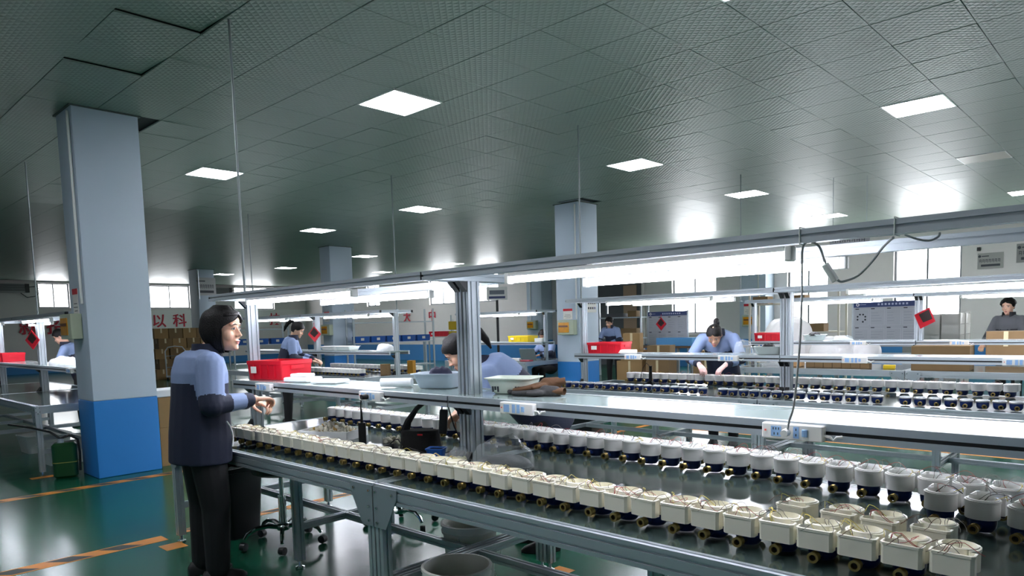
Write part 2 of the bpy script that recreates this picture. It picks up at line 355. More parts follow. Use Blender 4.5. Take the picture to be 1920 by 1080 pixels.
# ------------------------------------------------------------------ floor tape
tp = thing('floor_tape', 'orange and black hazard tape on the green floor past the standing woman', 'floor tape')
def tape(x0, x1, y0, y1, label, st=0.):
    o = thing('floor_tape', label, 'floor tape', (0, 0, 0))
    MB().box(x0, x1, y0, y1, .0005, .0015).build('tape_base', orange, o)
    if st:
        L = x1-x0; n = int(L/st)
        me = MB().add([(0, 0, 0), (st*.5, 0, 0), (st*.5-.1, y1-y0-.03, 0), (-.1, y1-y0-.03, 0)], [(0, 1, 2, 3)]).mesh('tape_stripe', dtape)
        for k in range(n): put('tape_stripe', me, o, (x0+.12+k*st, y0+.015, .0021))
    return o
bpy.data.objects.remove(tp)
tape(-2.5, 3.6, 7.42, 7.55, 'orange and black striped floor tape running past the foot of the nearest pillar', .3)
tape(-2.5, 1.83, 5.06, 5.2, 'orange and black striped floor tape left of the standing woman', .3)
tape(1.95, 3.9, 5.14, 5.24, 'orange floor tape under the end of the near bench by the black bin', .3)
tape(6.9, 9.0, 5.2, 5.28, 'short orange floor tape seen below the middle bench beside a black bin')
tape(8.2, 8.28, -1.5, 4.6, 'thin orange floor line beyond the near bench at right')
tape(1.72, 1.86, 4.8, 4.95, 'orange tape square under the left bench foot')
tape(2.97, 3.12, 2.48, 2.6, 'orange tape square under the rear bench foot')
tape(1.75, 2.1, 8.35, 8.46, 'orange tape scrap under the foot of the bench beside the green canister')
# ------------------------------------------------------------------ benches
def bench(Xf, Y0, Y1, label, mid=True, lines=True):
    o = thing('workbench', label, 'workbench')
    Xb = Xf+1.21; xc = Xf+.61
    MB().box(Xf+.0405, Xb-.0405, Y0+.0405, Y1-.0405, .708, .729).build('tabletop', tabm, o)
    for x in (Xf+.02, Xb-.02): extr(MB(), 'y', Y0, Y1, (x, .69), .04, .08).build('edge_rail', alu, o)
    for y in (Y0+.02, Y1-.02): extr(MB(), 'x', Xf+.041, Xb-.041, (y, .69), .04, .08).build('end_rail', alu, o)
    legs = [(Xf+.025, Y0+.025), (Xf+.025, Y1-.025), (Xb-.025, Y0+.025), (Xb-.025, Y1-.025)]
    ym = (Y0+Y1)/2
    if mid: legs += [(Xf+.27, ym), (Xb-.27, ym)]
    for x, y in legs:
        l = extr(MB(), 'z', .05, .649, (x, y), .05, .05).build('leg', alu, o)
        MB().lathe([(.028, 0), (.028, .008), (.012, .014), (.008, .05)], 10, (x, y, .0025)).build('levelling_foot', chrome, l)
    for y in [Y0+.025, Y1-.025]+([ym] if mid else []):
        inset = .27 if y == ym else .025
        extr(MB(), 'x', Xf+inset+.026, Xb-inset-.026, (y, .255), .04, .04).build('cross_beam', alu, o)
    extr(MB(), 'y', Y0+.05, Y1-.05, (xc, .255), .04, .0405).build('long_beam', alu, o)
    # gusset plates with bolts on the front face at both ends
    for y, sg in ((Y0, 1), (Y1, -1)):
        P = [(0, .72), (.17, .72), (.17, .68), (.085, .53), (0, .53)]
        g = MB().loft([[(Xf-d, y+sg*a, z) for a, z in (P if sg < 0 else P[::-1])] for d in (.0005, .0055)]).build('gusset_plate', alu2, o)
        for a, z in ((.02, .695), (.14, .695), (.025, .62), (.025, .555)):
            MB().cyl((Xf-.0058, y+sg*a, z), (Xf-.013, y+sg*a, z), .007, .006, 8).build('bolt', chrome, g)
    # uprights, shelf and lamp frame
    for y in (Y0+.022, Y1-.022):
        u = extr(MB(), 'z', .7305, 1.652, (xc+.015, y), .08, .04).build('upright', alu, o)
        MB().add([(xc-.03, y-.018, .732), (xc-.075, y-.018, .732), (xc-.03, y-.018, .79), (xc-.03, y+.018, .732), (xc-.075, y+.018, .732), (xc-.03, y+.018, .79)], [(0,1,2), (3,5,4), (0,2,5,3), (1,4,5,2), (0,3,4,1)]).build('foot_bracket', blkp, u)
        for z0, zz in ((1.651, 1.6), (1.028, .98)):
            MB().add([(xc-.03, y-.018, z0), (xc-.08, y-.018, z0), (xc-.03, y-.018, zz), (xc-.03, y+.018, z0), (xc-.08, y+.018, z0), (xc-.03, y+.018, zz)], [(0,2,1), (3,4,5), (0,3,5,2), (1,2,5,4), (0,1,4,3)]).build('corner_bracket', blkp, u)
        extr(MB(), 'x', Xf+.366, Xf+.904, (y, 1.673), .04, .04).build('cross_bar', alu, o)
    MB().box(Xf+.4955, Xf+.824, Y0+.001, Y1-.001, 1.066, 1.084).build('shelf_board', shm, o)
    for x, s in ((Xf+.48, -1), (Xf+.84, 1)):
        r = MB()
        r.loft([[(x+s*a, y, z) for a, z in [(-.015, 1.03), (.015, 1.03), (.015, 1.05), (.008, 1.05), (.008, 1.062), (.015, 1.062), (.015, 1.086), (-.015, 1.086)]] for y in (Y0, Y1)])
        r = r.build('shelf_rail', alu, o)
        MB().box(min(x+s*.0075, x+s*.013), max(x+s*.0075, x+s*.013), Y0+.002, Y1-.002, 1.0505, 1.0615).build('slot_insert', blk, r)
    for x in (Xf+.345, Xf+.925):
        r = extr(MB(), 'y', Y0, Y1, (x, 1.673), .04, .042).build('lamp_rail', alu, o)
        for y, d in ((Y0, .003), (Y1, -.003)): MB().box(x-.018, x+.018, min(y-d*.1, y+d), max(y-d*.1, y+d), 1.655, 1.691).build('end_cap', blkp, r)
    return o
R1, R2, R3 = 1.845, 5.82, 9.65
bench(R1, 2.63, 4.96, 'aluminium workbench end where the bob-haired woman stands, crowded with cream meters')
bench(R1, 0.0, 2.62, 'nearest aluminium workbench section running out of the picture at lower right')
bench(R2, 2.6, 4.95, 'middle aluminium workbench section where the gloved woman bends over meters')
bench(R2, 0.0, 2.59, 'middle aluminium workbench section at right with bare blue meters along its edge')
bench(R3, 2.42, 4.65, 'aluminium workbench in the third row holding white bundles and clear bags')
bench(R3, 0.2, 2.41, 'aluminium workbench in the third row holding big cartons at far right')
bench(R1, 8.42, 10.7, 'aluminium workbench at the left edge beside the green canister')
bench(R1, 10.71, 13.0, 'farther aluminium workbench section at the left edge behind the nearest pillar')
bench(R2, 8.4, 10.6, 'aluminium workbench beyond the red crate with a brown box at its end')
bench(R2, 10.61, 12.9, 'aluminium workbench where the ponytail woman with her back turned works')
bench(R3, 8.75, 11.0, 'aluminium workbench with a yellow crate on its shelf left of the middle pillar')
# hanging rods
for x, y, z, lab in ((2.46, 5.0, 1.695, 'long thin hanging rod from the ceiling to the near bench frame at left'), (6.5, 5.0, 1.695, 'thin hanging rod in front of the middle pillar'), (6.5, 8.45, 1.695, 'thin hanging rod over the far bench in the left half'), (10.6, 5.0, 1.695, 'thin hanging rod crossing a lit ceiling panel'), (2.46, 10.7, 1.695, 'thin rod hanging over the bench at the left edge'), (6.5, 12.9, 1.695, 'short thin rod left of the far pillar top')):
    o = thing('hanging_rod', lab, 'rod')
    MB().cyl((x, y, z), (x, y, RZ-.002), .009, n=8).build('rod', mat('rod_steel', '8b9494', .45, .5), o); MB().lathe([(.03, 0), (.03, .006), (.014, .012)], 10, (x, y, z-.001)).build('base_flange', alu2, o)
# ------------------------------------------------------------------ tube lamps
ltub = MB().cyl((0, -.585, -.008), (0, .585, -.008), .0145, n=10).mesh('tube', tube_on)
lhou = MB().loft([[(a, y, b) for a, b in ((-.016, .004), (-.02, .02), (.02, .02), (.016, .004))] for y in (-.585, .585)]).mesh('housing', white)
lcap = MB(); rbox(lcap, -.02, .02, -.012, .012, -.026, .02, .006); lcap = lcap.mesh('end_cap', white)
def lamp(x, yc, label, z=1.632):
    o = thing('tube_lamp', label, 'tube lamp', (x, yc, z-.004), 0, 'tube lamps under the bench frames')
    put('housing', lhou, o); put('tube', ltub, o); put('end_cap', lcap, o, (0, -.597, 0)); put('end_cap', lcap, o, (0, .597, 0))
for X, ys, w in ((R1, ((3.81, 3.86), (1.47, 1.5)), ('the near bench by the bob-haired woman', 'the near bench at right')), (R2, ((3.8, 3.85), (1.38, 1.42)), ('the gloved woman bench', 'the middle bench at right')), (R3, ((3.5, 3.55), (1.3, 1.35)), ('the third row above white bundles', 'the third row above the cartons')), (R1, ((9.6, 9.65), (11.9, 11.95)), ('the bench beside the nearest pillar', 'the farthest left bench')), (R2, ((9.3, 9.35), (11.7, 11.75)), ('the bench with a brown box', 'the turned-away woman bench')), (R3, ((9.8, 9.85),), ('the bench with a yellow crate',))):
    for (a, b), t in zip(ys, w):
        lamp(X+.345, a, 'glowing white tube lamp under the front rail of '+t); lamp(X+.925, b, 'glowing white tube lamp under the back rail of '+t)
# ------------------------------------------------------------------ power strips
sb = MB(); rbox(sb, -.1, .1, -.032, 0, -.026, .026, .006); sbody = sb.mesh('body', white)
soc = MB().box(-.017, .017, -.034, -.0322, -.017, .017).mesh('socket', paleblue); soc2 = MB().box(-.009, .009, -.034, -.0322, -.019, .019).mesh('socket', paleblue)
pin = MB().box(-.0015, .0015, -.0346, -.0341, -.004, .004).mesh('slot', ink)
swi = MB(); rbox(swi, -.009, .009, -.037, -.0322, -.012, .012, .002); swi = swi.mesh('rocker_switch', paleblue)
gl = MB().tube([(.1, -.016, -.005), (.118, -.016, -.008), (.126, -.014, -.018), (.135, -.01, -.008), (.15, -.004, -.006)], .005, 6).mesh('cord_end', white)
redled = MB().box(-.003, .003, -.0345, -.0322, -.003, .003).mesh('indicator', mat('led_red', 'ff7a70', .4))
def strip(x, y, z, label, near=False):
    o = thing('power_strip', label, 'power strip', (x, y, z), -math.pi/2, 'power strips on shelf rails')
    b = put('body', sbody, o)
    for u, me in ((-.056, soc), (-.012, soc2), (.016, soc2)) if not near else ((-.05, soc), (.016, soc2)):
        s = put('socket', me, o, (u, 0, 0))
        if near:
            for px, pz in ((-.009, .009), (0, .009), (.009, .009), (-.006, -.008), (.006, -.008)) if me is soc else ((0, .01), (0, -.008)): put('slot', pin, s, (px, 0, pz))
    put('rocker_switch', swi, o, (.044, 0, 0)); put('cord_end', gl, o); put('indicator', redled, o, (-.086, 0, .002))
for x, y, lab, n in ((R1+.463, 4.46, 'white power strip beside the red crate and the standing woman', 0), (R1+.463, 3.24, 'white power strip with a black plug and cord to a black adapter', 0), (R1+.463, 2.13, 'white power strip on the shelf edge below the dark work gloves', 0), (R1+.463, .9, 'large near white power strip with a grey plug and cord hanging from above', 1),
                     (R2+.463, 4.15, 'white power strip on the middle bench shelf under the red crate', 0), (R2+.463, 3.08, 'white power strip on the middle bench shelf in front of the gloved woman', 0), (R2+.463, 1.95, 'white power strip on the middle bench shelf right of the big upright', 0), (R2+.463, .82, 'white power strip on the middle bench shelf at the right edge', 0),
                     (R3+.463, 3.1, 'small white power strip on the third row shelf before the printed board', 0), (R3+.463, 1.93, 'small white power strip on the third row shelf before the big carton', 0), (R1+.463, 8.85, 'white power strip on the left bench shelf beside the nearest pillar', 0)):
    strip(x, y, 1.055, lab, n)
# ------------------------------------------------------------------ water meters
bl = MB(); bl.lathe([(.012, .004), (.03, .006), (.039, .018), (.041, .032), (.041, .054)], 20); m_body = bl.mesh('body', mblue)
pi_ = MB(); pi_.lathe([(.0095, -.064), (.0115, -.063), (.0115, -.03), (.02, -.03), (.02, .03), (.0115, .03), (.0115, .063), (.0095, .064)], 12, (0, 0, .027), 'x'); m_pipe = pi_.mesh('pipe', mblue)
th = MB(); prof = []
for k in range(5): prof += [(.0150, .002+k*.0045), (.0135, .004+k*.0045)]
th.lathe([(.009, .0215), (.009, .027), (.0155, .027), (.0155, .022)]+prof[::-1]+[(.0135, 0)], 14, (0, 0, 0), 'x', cap=False)
th.lathe([(.0092, .012), (.0005, .012)], 14, (0, 0, 0), 'x', 1, cap=False); m_thr = th.mesh('threaded_end', [brass, mat('dark_bore', '1c1814', .6)])
def cover_mesh(ivo, XB):
    def outline(d):
        pts = []; R = .0485-d; hw = .049-d; xb = XB-d
        a0 = math.radians(38)
        for k in range(17):
            t = a0+(2*math.pi-2*a0)*k/16; pts.append((R*math.cos(t), R*math.sin(t)))
        pts += [(.05+d*.3, -hw+.0), (xb-.008, -hw), (xb, -hw+.008), (xb, hw-.008), (xb-.008, hw), (.05+d*.3, hw)]
        return pts
    mb = MB(); O = outline(0); O2 = outline(-.002); I_ = outline(.003); n = len(O)
    rings = [[(x, y, .048) for x, y in O], [(x, y, .098) for x, y in O], [(x, y, .099) for x, y in O2], [(x, y, .106) for x, y in O2], [(x, y, .107) for x, y in I_], [(x, y, .088) for x, y in I_]]
    mb.loft(rings)
    # ring collar over the register
    mb.lathe([(.043, .089), (.0445, .109), (.0385, .111), (.037, .094), (.002, .093)], 20, (0, 0, 0), cap=False)
    return mb.mesh('cover', ivo)
cov_w = cover_mesh(white, .112); cov_i = cover_mesh(ivory, .082)
mrim = MB(); mrim.lathe([(.042, .053), (.0445, .055), (.0445, .064), (.041, .067), (.038, .067), (.037, .063), (.001, .063)], 20, cap=False); m_rim = mrim.mesh('register_rim', silver)
mgl = MB().lathe([(.037, .064), (.036, .07), (.03, .073), (.001, .074)], 18, cap=False).mesh('register_glass', clear)
term = MB().box(-.012, .012, -.007, .007, .09, .1).mesh('terminal_block', bluep)
WIRES = []
for k in range(10):
    p = Vector((random.uniform(-.02, .05), random.uniform(-.03, .03), .094)); pts = [tuple(p)]; a = random.uniform(0, 6.28); up_ = random.uniform(.02, .04)
    n = 9
    for i in range(1, n+1):
        a += random.uniform(-.7, .7); t = i/n
        p = p+Vector((math.cos(a), math.sin(a), 0))*random.uniform(.008, .016)
        p.x = max(-.05, min(.1, p.x)); p.y = max(-.062, min(.062, p.y))
        pts.append((p.x, p.y, .094+up_*math.sin(math.pi*min(1, t*1.05))+.012*t))
    WIRES.append(MB().tube(pts, .0009, 4).mesh('wire', wpal[k % 5]))
def meter(x, y, rot, kind, nw, label, group, z=.7295, cat='water meter'):
    o = thing('water_meter', label, cat, (x, y, z), rot, group)
    put('body', m_body, o); pp = put('pipe', m_pipe, o)
    put('threaded_end', m_thr, pp, (.063, 0, .027)); put('threaded_end', m_thr, pp, (-.063, 0, .027), (0, 0, math.pi))
    if kind == 'bare': put('register_rim', m_rim, o); put('register_glass', mgl, o)
    else:
        put('cover', cov_w if kind == 'w' else cov_i, o)
        if nw > 2: put('terminal_block', term, o, (.066, random.uniform(-.02, .02), 0), random.uniform(-.5, .5))
        for _ in range(nw): put('wire', random.choice(WIRES), o, None, random.uniform(-.4, .4))
    return o
jit = lambda a: random.uniform(-a, a)
F1 = [4.28-.1118*i for i in range(36)]
for k, y in enumerate(F1):
    n = len(F1)-k; x = 2.055
    meter(x+jit(.004), y+.015, math.pi+jit(.06), 'i', 5 if y < 2.2 else 3, 'cream boxed meter, %s from right in the near bench front line' % ordw(n), 'front line of cream meters on the near bench')
for k, (x, y) in enumerate(((2.27, .86), (2.26, .72), (2.25, .6), (2.25, .47))):
    meter(x, y, math.pi+jit(.1), 'i', 5, 'cream boxed meter, %s from left in the short second line' % ordw(k+1), 'short second line of cream meters')
B1 = [4.66-.1123*i for i in range(39)]
for k, y in enumerate(B1):
    n = len(B1)-k; x = 2.945 if y > 1.3 else 2.945-(1.3-y)*.12
    meter(x+jit(.006), y, jit(.07), 'w', 5 if y < 2 else 3, 'white round-fronted meter, %s from right in the near bench back line' % ordw(n), 'back line of white meters on the near bench')
for k, (x, y) in enumerate(((2.66, .55), (2.62, .425), (2.58, .305))):
    meter(x, y, -.1+jit(.08), 'w', 6, 'white round-fronted meter, %s from left standing before the back line' % ordw(k+1), 'white meters standing before the back line')
F2 = [4.9-.1003*i for i in range(43)]; del F2[33], F2[18]
for k, y in enumerate(F2):
    meter(5.985+jit(.008), y, .22+jit(.16), 'bare', 0, 'bare blue steel-rimmed meter, %s from right on the middle bench edge' % ordw(len(F2)-k), 'front line of bare blue meters on the middle bench')
B2 = [4.6-.1105*i for i in range(34)]
for k, y in enumerate(B2):
    meter(6.9+jit(.01), y, jit(.12), 'w', 2, 'white round-fronted meter, %s from right in the middle bench back line' % ordw(len(B2)-k), 'back line of white meters on the middle bench')
for k in range(22):
    y = 8.5+.109*k
    if k < 18 and k > 0: meter(6.02, y+.1, math.pi+jit(.03), 'w', 0, 'white boxed meter, %s from right in front of the brown box' % ordw(k), 'front line of meters on the far bench')
    meter(6.85, y, jit(.1), 'w', 0, 'white round-fronted meter, %s from right behind the brown box' % ordw(k+1), 'back line of meters on the far bench')
for k in range(14):
    meter(2.8, 8.75+.11*k, jit(.1), 'w', 2, 'white meter, %s from the pillar in the line on the left edge bench' % ordw(k+1), 'line of meters on the left edge bench')
# ------------------------------------------------------------------ people
HS = [(-.112, .022, .072, .0), (-.1, .036, .086, .02), (-.085, .046, .087, .04), (-.068, .052, .084, .06), (-.045, .059, .082, .072), (-.02, .065, .08, .085), (0, .069, .078, .092), (.02, .071, .084, .096), (.045, .072, .087, .098), (.07, .067, .079, .09), (.09, .053, .062, .072), (.104, .034, .04, .046), (.112, .012, .014, .016)]
def hslice(z):
    z = max(HS[0][0], min(HS[-1][0], z))
    for a, b in zip(HS, HS[1:]):
        if z <= b[0]:
            t = (z-a[0])/(b[0]-a[0]); return [a[i]+(b[i]-a[i])*t for i in (1, 2, 3)]
def hpt(z, a, add=0.):
    w, f, b = hslice(z); c = math.cos(a)
    return Vector(((f if c > 0 else b)*c+add*c, w*math.sin(a)+add*math.sin(a), z))
def caps(mb, a, b, ra, rb, n=12):
    a = Vector(a); b = Vector(b); mb.sph(a, ra, n=n, m=8); mb.sph(b, rb, n=n, m=8); mb.cyl(a, b, ra, rb, n)
def torso(mb, pts, rl, rf, L):
    rings = []; pts = [Vector(p) for p in pts]; L = Vector(L).normalized()
    for i, p in enumerate(pts):
        t = (pts[min(i+1, len(pts)-1)]-pts[max(i-1, 0)]).normalized(); F_ = L.cross(t).normalized()
        rings.append([p+L*(rl[i]*math.cos(k*math.pi/10))+F_*(rf[i]*math.sin(k*math.pi/10)) for k in range(20)])
    mb.loft(rings)
def remesh(mb, name, mats, vox, it, zone=None):
    me = bpy.data.meshes.new(name); me.from_pydata(mb.v, [], mb.f); o = bpy.data.objects.new('tmp', me); COL.objects.link(o)
    r = o.modifiers.new('r', 'REMESH'); r.mode = 'VOXEL'; r.voxel_size = vox
    sm = o.modifiers.new('s', 'SMOOTH'); sm.iterations = it; sm.factor = .5
    dg = bpy.context.evaluated_depsgraph_get(); m2 = bpy.data.meshes.new_from_object(o.evaluated_get(dg)); m2.name = name
    bpy.data.objects.remove(o); bpy.data.meshes.remove(me)
    m2.materials.clear()
    for x in mats: m2.materials.append(x)
    m2.polygons.foreach_set('use_smooth', [True]*len(m2.polygons))
    if zone: m2.polygons.foreach_set('material_index', [zone(p.center) for p in m2.polygons])
    m2.update(); return m2
def seg(p, a, b):
    ab = b-a; t = max(0, min(1, (p-a).dot(ab)/ab.length_squared)); return (p-a-ab*t).length, t
def hand(mb, w, d, n, side, curl=1., sc=1.):
    d = Vector(d).normalized(); n = Vector(n); n = (n-d*n.dot(d)).normalized(); s = d.cross(n)*side
    w = Vector(w); P = lambda a, b, c: w+d*(a*sc)+s*(b*sc)+n*(c*sc)
    caps(mb, P(-.03, 0, 0), P(.01, 0, 0), .025*sc, .024*sc)
    for b in (-.024, -.008, .008, .024): caps(mb, P(.02, b*.7, 0), P(.08, b*1.05, -.004), .0145*sc, .012*sc, 8)
    for b, l in ((-.03, .8), (-.0105, .95), (.0105, 1.), (.031, .9)):
        p = P(.085, b, -.004); a = .35*curl
        for k, ll in enumerate((.036, .026, .02)):
            q = p+(d*math.cos(a)-n*math.sin(a)+s*(b*.8))*(ll*l*sc); caps(mb, p, q, (.0092-.0008*k)*sc, (.0085-.0008*k)*sc, 8); p = q; a += .6*curl
    p = P(.022, .03, -.008)
    for k, (ll, v) in enumerate(((.034, (.62, .55, -.45)), (.028, (.85, .15, -.5)), (.02, (.9, 0, -.4)))):
        q = p+(d*v[0]+s*v[1]+n*v[2]).normalized()*(ll*sc); caps(mb, p, q, (.012-.0015*k)*sc, (.0108-.0015*k)*sc, 8); p = q
def shell(outer, inner, name, m):
    R, C = len(outer), len(outer[0]); mb = MB(); mb.v = [tuple(p) for g in (outer, inner) for r in g for p in r]
    N = R*C; f = mb.f
    for i in range(R-1):
        for j in range(C-1):
            a, b, c, d = i*C+j, i*C+j+1, (i+1)*C+j+1, (i+1)*C+j
            f += [(a, d, c, b), (a+N, b+N, c+N, d+N)]
    for i in range(R-1):
        for j in (0, C-1): a, d = i*C+j, (i+1)*C+j; f.append((a, a+N, d+N, d))
    for j in range(C-1):
        for i in (0, R-1): a, b = i*C+j, i*C+j+1; f.append((a, b, b+N, a+N))
    mb.m = [0]*len(f); return mb.mesh(name, m, 180)
def person(label, loc, heading, J, head, hstyle, vox=.008, jv=.013, jc=(None, None), pants=None, handm=None, hscale=1., curl=1., hem=.69, shoes=True, hang=0, wrist_n=(0, 0, 1), skirt=None, girth=1., legs=1.):
    o = thing('person', label, 'person', loc, heading)
    jl, jn = jc[0] or jlight, jc[1] or jnavy
    V = {k: Vector(v) for k, v in J.items()}
    hc, hyaw, hpit = Vector(head[0]), head[1], head[2]
    RH = Matrix.Rotation(hyaw, 4, 'Z') @ Matrix.Rotation(hpit, 4, 'Y'); HM = Matrix.Translation(hc) @ RH @ Matrix.Scale(hscale, 4)
    L = (V['sl']-V['sr']).normalized(); neck = (V['sl']+V['sr'])/2+Vector((0, 0, .055))
    # skin: head, neck, chest core, arms and hands in one surface
    mb = MB(); hb = MB()
    hb.loft([[hpt(z, k*math.pi/16) for k in range(32)] for z, *_ in HS])
    hb.loft([[(.079, y*.55, .018), (.079, -y*.55, .018), (.086, 0, .019)] if i == 0 else [(.07, .018, -.037), (.07, -.018, -.037), (.112, 0, -.03)] for i, y in ((0, .016), (1, 0))])
    hb.sph((.098, 0, -.029), .0125, .011, .0095, 10, 8); hb.sph((.088, .011, -.033), .008, n=8, m=6); hb.sph((.088, -.011, -.033), .008, n=8, m=6)
    for s in (-1, 1):
        hb.sph((-.005, s*.073, -.008), .017, .008, .03, 10, 8); hb.sph((.052, s*.036, -.03), .028, .026, .03, 10, 8); hb.sph((.073, s*.03, .024), .012, .024, .008, 10, 8)
    hb.sph((.083, 0, -.06), .009, .021, .0065, 10, 8); hb.sph((.081, 0, -.0705), .009, .019, .0065, 10, 8); hb.sph((.078, 0, -.098), .013, .02, .012, 10, 8)
    mb.add([HM @ Vector(p) for p in hb.v], hb.f)
    caps(mb, neck-Vector((0, 0, .06)), HM @ Vector((-.02, 0, -.06)), .052, .05)
    for s, a in (('l', 1), ('r', -1)):
        sj = V['s'+s]-Vector((0, 0, .045)); caps(mb, sj, V['e'+s], .034, .034); caps(mb, V['e'+s], V['w'+s], .034, .025); caps(mb, neck-Vector((0, 0, .1)), sj, .035, .034)
        dd = (V['w'+s]-V['e'+s]).normalized()
        if handm is None: hand(mb, V['w'+s]+dd*.02, dd+Vector((0, 0, -.25*hang)), wrist_n, a, curl)
    caps(mb, neck-Vector((0, 0, .08)), V['pel'], .07, .08)
    put('body', remesh(mb, 'body', [skin], vox, 3), o)
    if handm:
        for s, a in (('l', 1), ('r', -1)):
            g = MB(); dd = (V['w'+s]-V['e'+s]).normalized(); hand(g, V['w'+s]+dd*.02, dd+Vector((0, 0, -.3)), wrist_n, a, curl, 1.08)
            put('glove', remesh(g, 'glove', [handm], .005, 2), o)
    # face details
    e = MB(); 
    for s in (-1, 1):
        q = put('eye', MB().sph((0, 0, 0), .006, .0135, .0058, 12, 8).mesh('eye', eyew), o); q.matrix_local = HM @ Matrix.Translation((.0775, s*.031, .0035)) @ Matrix.Rotation(s*.3, 4, 'Z')
        i = put('iris', MB().sph((.0042, 0, 0), .003, .0058, .0056, 10, 6).mesh('iris', eyem), q)
        b = put('eyebrow', MB().tube([(.0895, s*.014, .024), (.0885, s*.03, .028), (.078, s*.047, .022)], [.002, .003, .0015], 6).mesh('eyebrow', hairm), o); b.matrix_local = HM
        ld = put('eyelid', MB().tube([(.081, s*.017, .0035), (.0855, s*.03, .0098), (.076, s*.045, .005)], [.0012, .0018, .0012], 6).mesh('eyelid', hairm), o); ld.matrix_local = HM
    lp = MB().sph((.0868, 0, -.0605), .0068, .019, .0046, 12, 6).sph((.0848, 0, -.0698), .0068, .0175, .0052, 12, 6); put('lips', lp.mesh('lips', lipm), o).matrix_local = HM
    # hair
    def hairgrid(zs, opn, th, nn=37):
        out, inn = [], []
        for z in zs:
            a0 = opn(z); ro, ri = [], []
            for k in range(nn):
                a = a0+(2*math.pi-2*a0)*k/(nn-1); t = th(z, a); zz = min(z, .112)
                p = hpt(zz, a, t); p.z = z+(.012 if z > .1 else 0); p += Vector((0, 0, 0)); ro.append(p)
                q = hpt(zz, a, -.006); ri.append(q)
            out.append(ro); inn.append(ri)
        return out, inn
    sm = lambda a, b, x: (lambda t: t*t*(3-2*t))(max(0, min(1, (x-a)/(b-a))))
    if hstyle == 'bob':
        zs = [.112, .108, .1, .09, .075, .06, .045, .03, .015, 0, -.02, -.04, -.06, -.08, -.1, -.115, -.125]
        opn = lambda z: math.radians(66*sm(.085, .0, z)+4*sm(0, -.08, z))
        th = lambda z, a: (.016+.02*sm(.06, -.05, z)*(1 if math.cos(a) < .2 else .7))*(1-.45*sm(-.09, -.13, z))*(1+.05*math.sin(a*17+z*30))
    elif hstyle == 'pony':
        zs = [.112, .108, .1, .09, .075, .06, .045, .03, .015, 0, -.02, -.04, -.055]
        opn = lambda z: math.radians(62*sm(.08, .02, z)+50*sm(.015, -.03, z))
        th = lambda z, a: .011*(1+.06*math.sin(a*23+z*40))
    else:
        zs = [.112, .108, .1, .09, .075, .06, .045, .03, .015, 0, -.02, -.04]
        opn = lambda z: math.radians(60*sm(.075, .03, z)+35*sm(.02, -.03, z))
        th = lambda z, a: (.024 if z > .02 else .012)*(1+.1*math.sin(a*19+z*60))
    g = hairgrid(zs, opn, th); hm = shell(*g, 'hair', hairm); h = put('hair', hm, o); h.matrix_local = HM
    if hstyle == 'bob':   # swept fringe
        fr = MB().loft([[hpt(z, math.radians(a), t) for z, t in ((.1, .02), (.085, .022), (.068+.02*k/6, .02), (.06+.022*k/6, .012), (.068+.02*k/6, .004), (.09, .004))] for k, a in enumerate(range(-62, 63, 18))])
        put('fringe', fr.mesh('fringe', hairm, 180), o).matrix_local = HM
    if hstyle == 'pony':
        put('ponytail', MB().tube([(-.085, 0, .06), (-.115, .004, .085), (-.15, .006, .07), (-.172, .004, .02), (-.175, -.004, -.05), (-.165, -.01, -.11)], [.016, .024, .031, .03, .022, .006], 12).mesh('ponytail', hairm, 180), o).matrix_local = HM
        put('hair_band', MB().tube([(-.098, .002, .07), (-.108, .003, .08)], .021, 12).mesh('hair_band', blk), o).matrix_local = HM
    # jacket
    up_ = (neck-V['pel']).normalized(); hemp = V['pel']-up_*(V['pel'].z-hem) if V['pel'].z > hem else V['pel']-up_*.05
    mid = V['pel'].lerp(neck, .45)
    jb = MB(); torso(jb, [hemp, V['pel'], mid, V['pel'].lerp(neck, .72), V['pel'].lerp(neck, .9), neck-Vector((0, 0, .012))], [v*girth for v in (.185, .182, .175, .185, .165, .07)], [v*girth for v in (.15, .148, .135, .132, .11, .065)], L)
    for s in 'lr':
        caps(jb, V['s'+s]-Vector((0, 0, .035)), V['e'+s], .07*girth, .06*girth); caps(jb, neck.lerp(V['s'+s], .35)-Vector((0, 0, .045)), V['s'+s]-Vector((0, 0, .035)), .06*girth, .06*girth); caps(jb, V['e'+s], V['e'+s].lerp(V['w'+s], .93), .062, .044)
    def zone(p):
        dt, tt = seg(p, hemp, neck); best, zn = dt-.165, 0 if tt > .70 else 1
        for s in 'lr':
            d, t = seg(p, V['s'+s], V['e'+s])
            if d-.07 < best: best = d-.07; zn = 0 if t < .82 else 1
            d, t = seg(p, V['e'+s], V['w'+s])
            if d-.052 < best-.002: best = d-.052; zn = 0 if .42 < t < .8 else 1
        return zn
    put('jacket', remesh(jb, 'jacket', [jl, jn], jv, 4, zone), o)
    cmb = MB(); c0 = neck-Vector((0, 0, .03)); c0 += Vector((hc.x-neck.x, hc.y-neck.y, 0))*.3; 
    F_ = L.cross(Vector((0, 0, 1)))
    cmb.loft([[c0+L*(r*1.05*math.cos(t))+(-F_)*(-r*math.sin(t))+Vector((0, 0, h)) for t in [math.radians(-235+290*k/19) for k in range(20)]] for r, h in ((.088, -.02), (.078, .058), (.072, .058), (.08, -.02))], cap=False, close=False)
    put('collar', cmb.mesh('collar', jn), o)
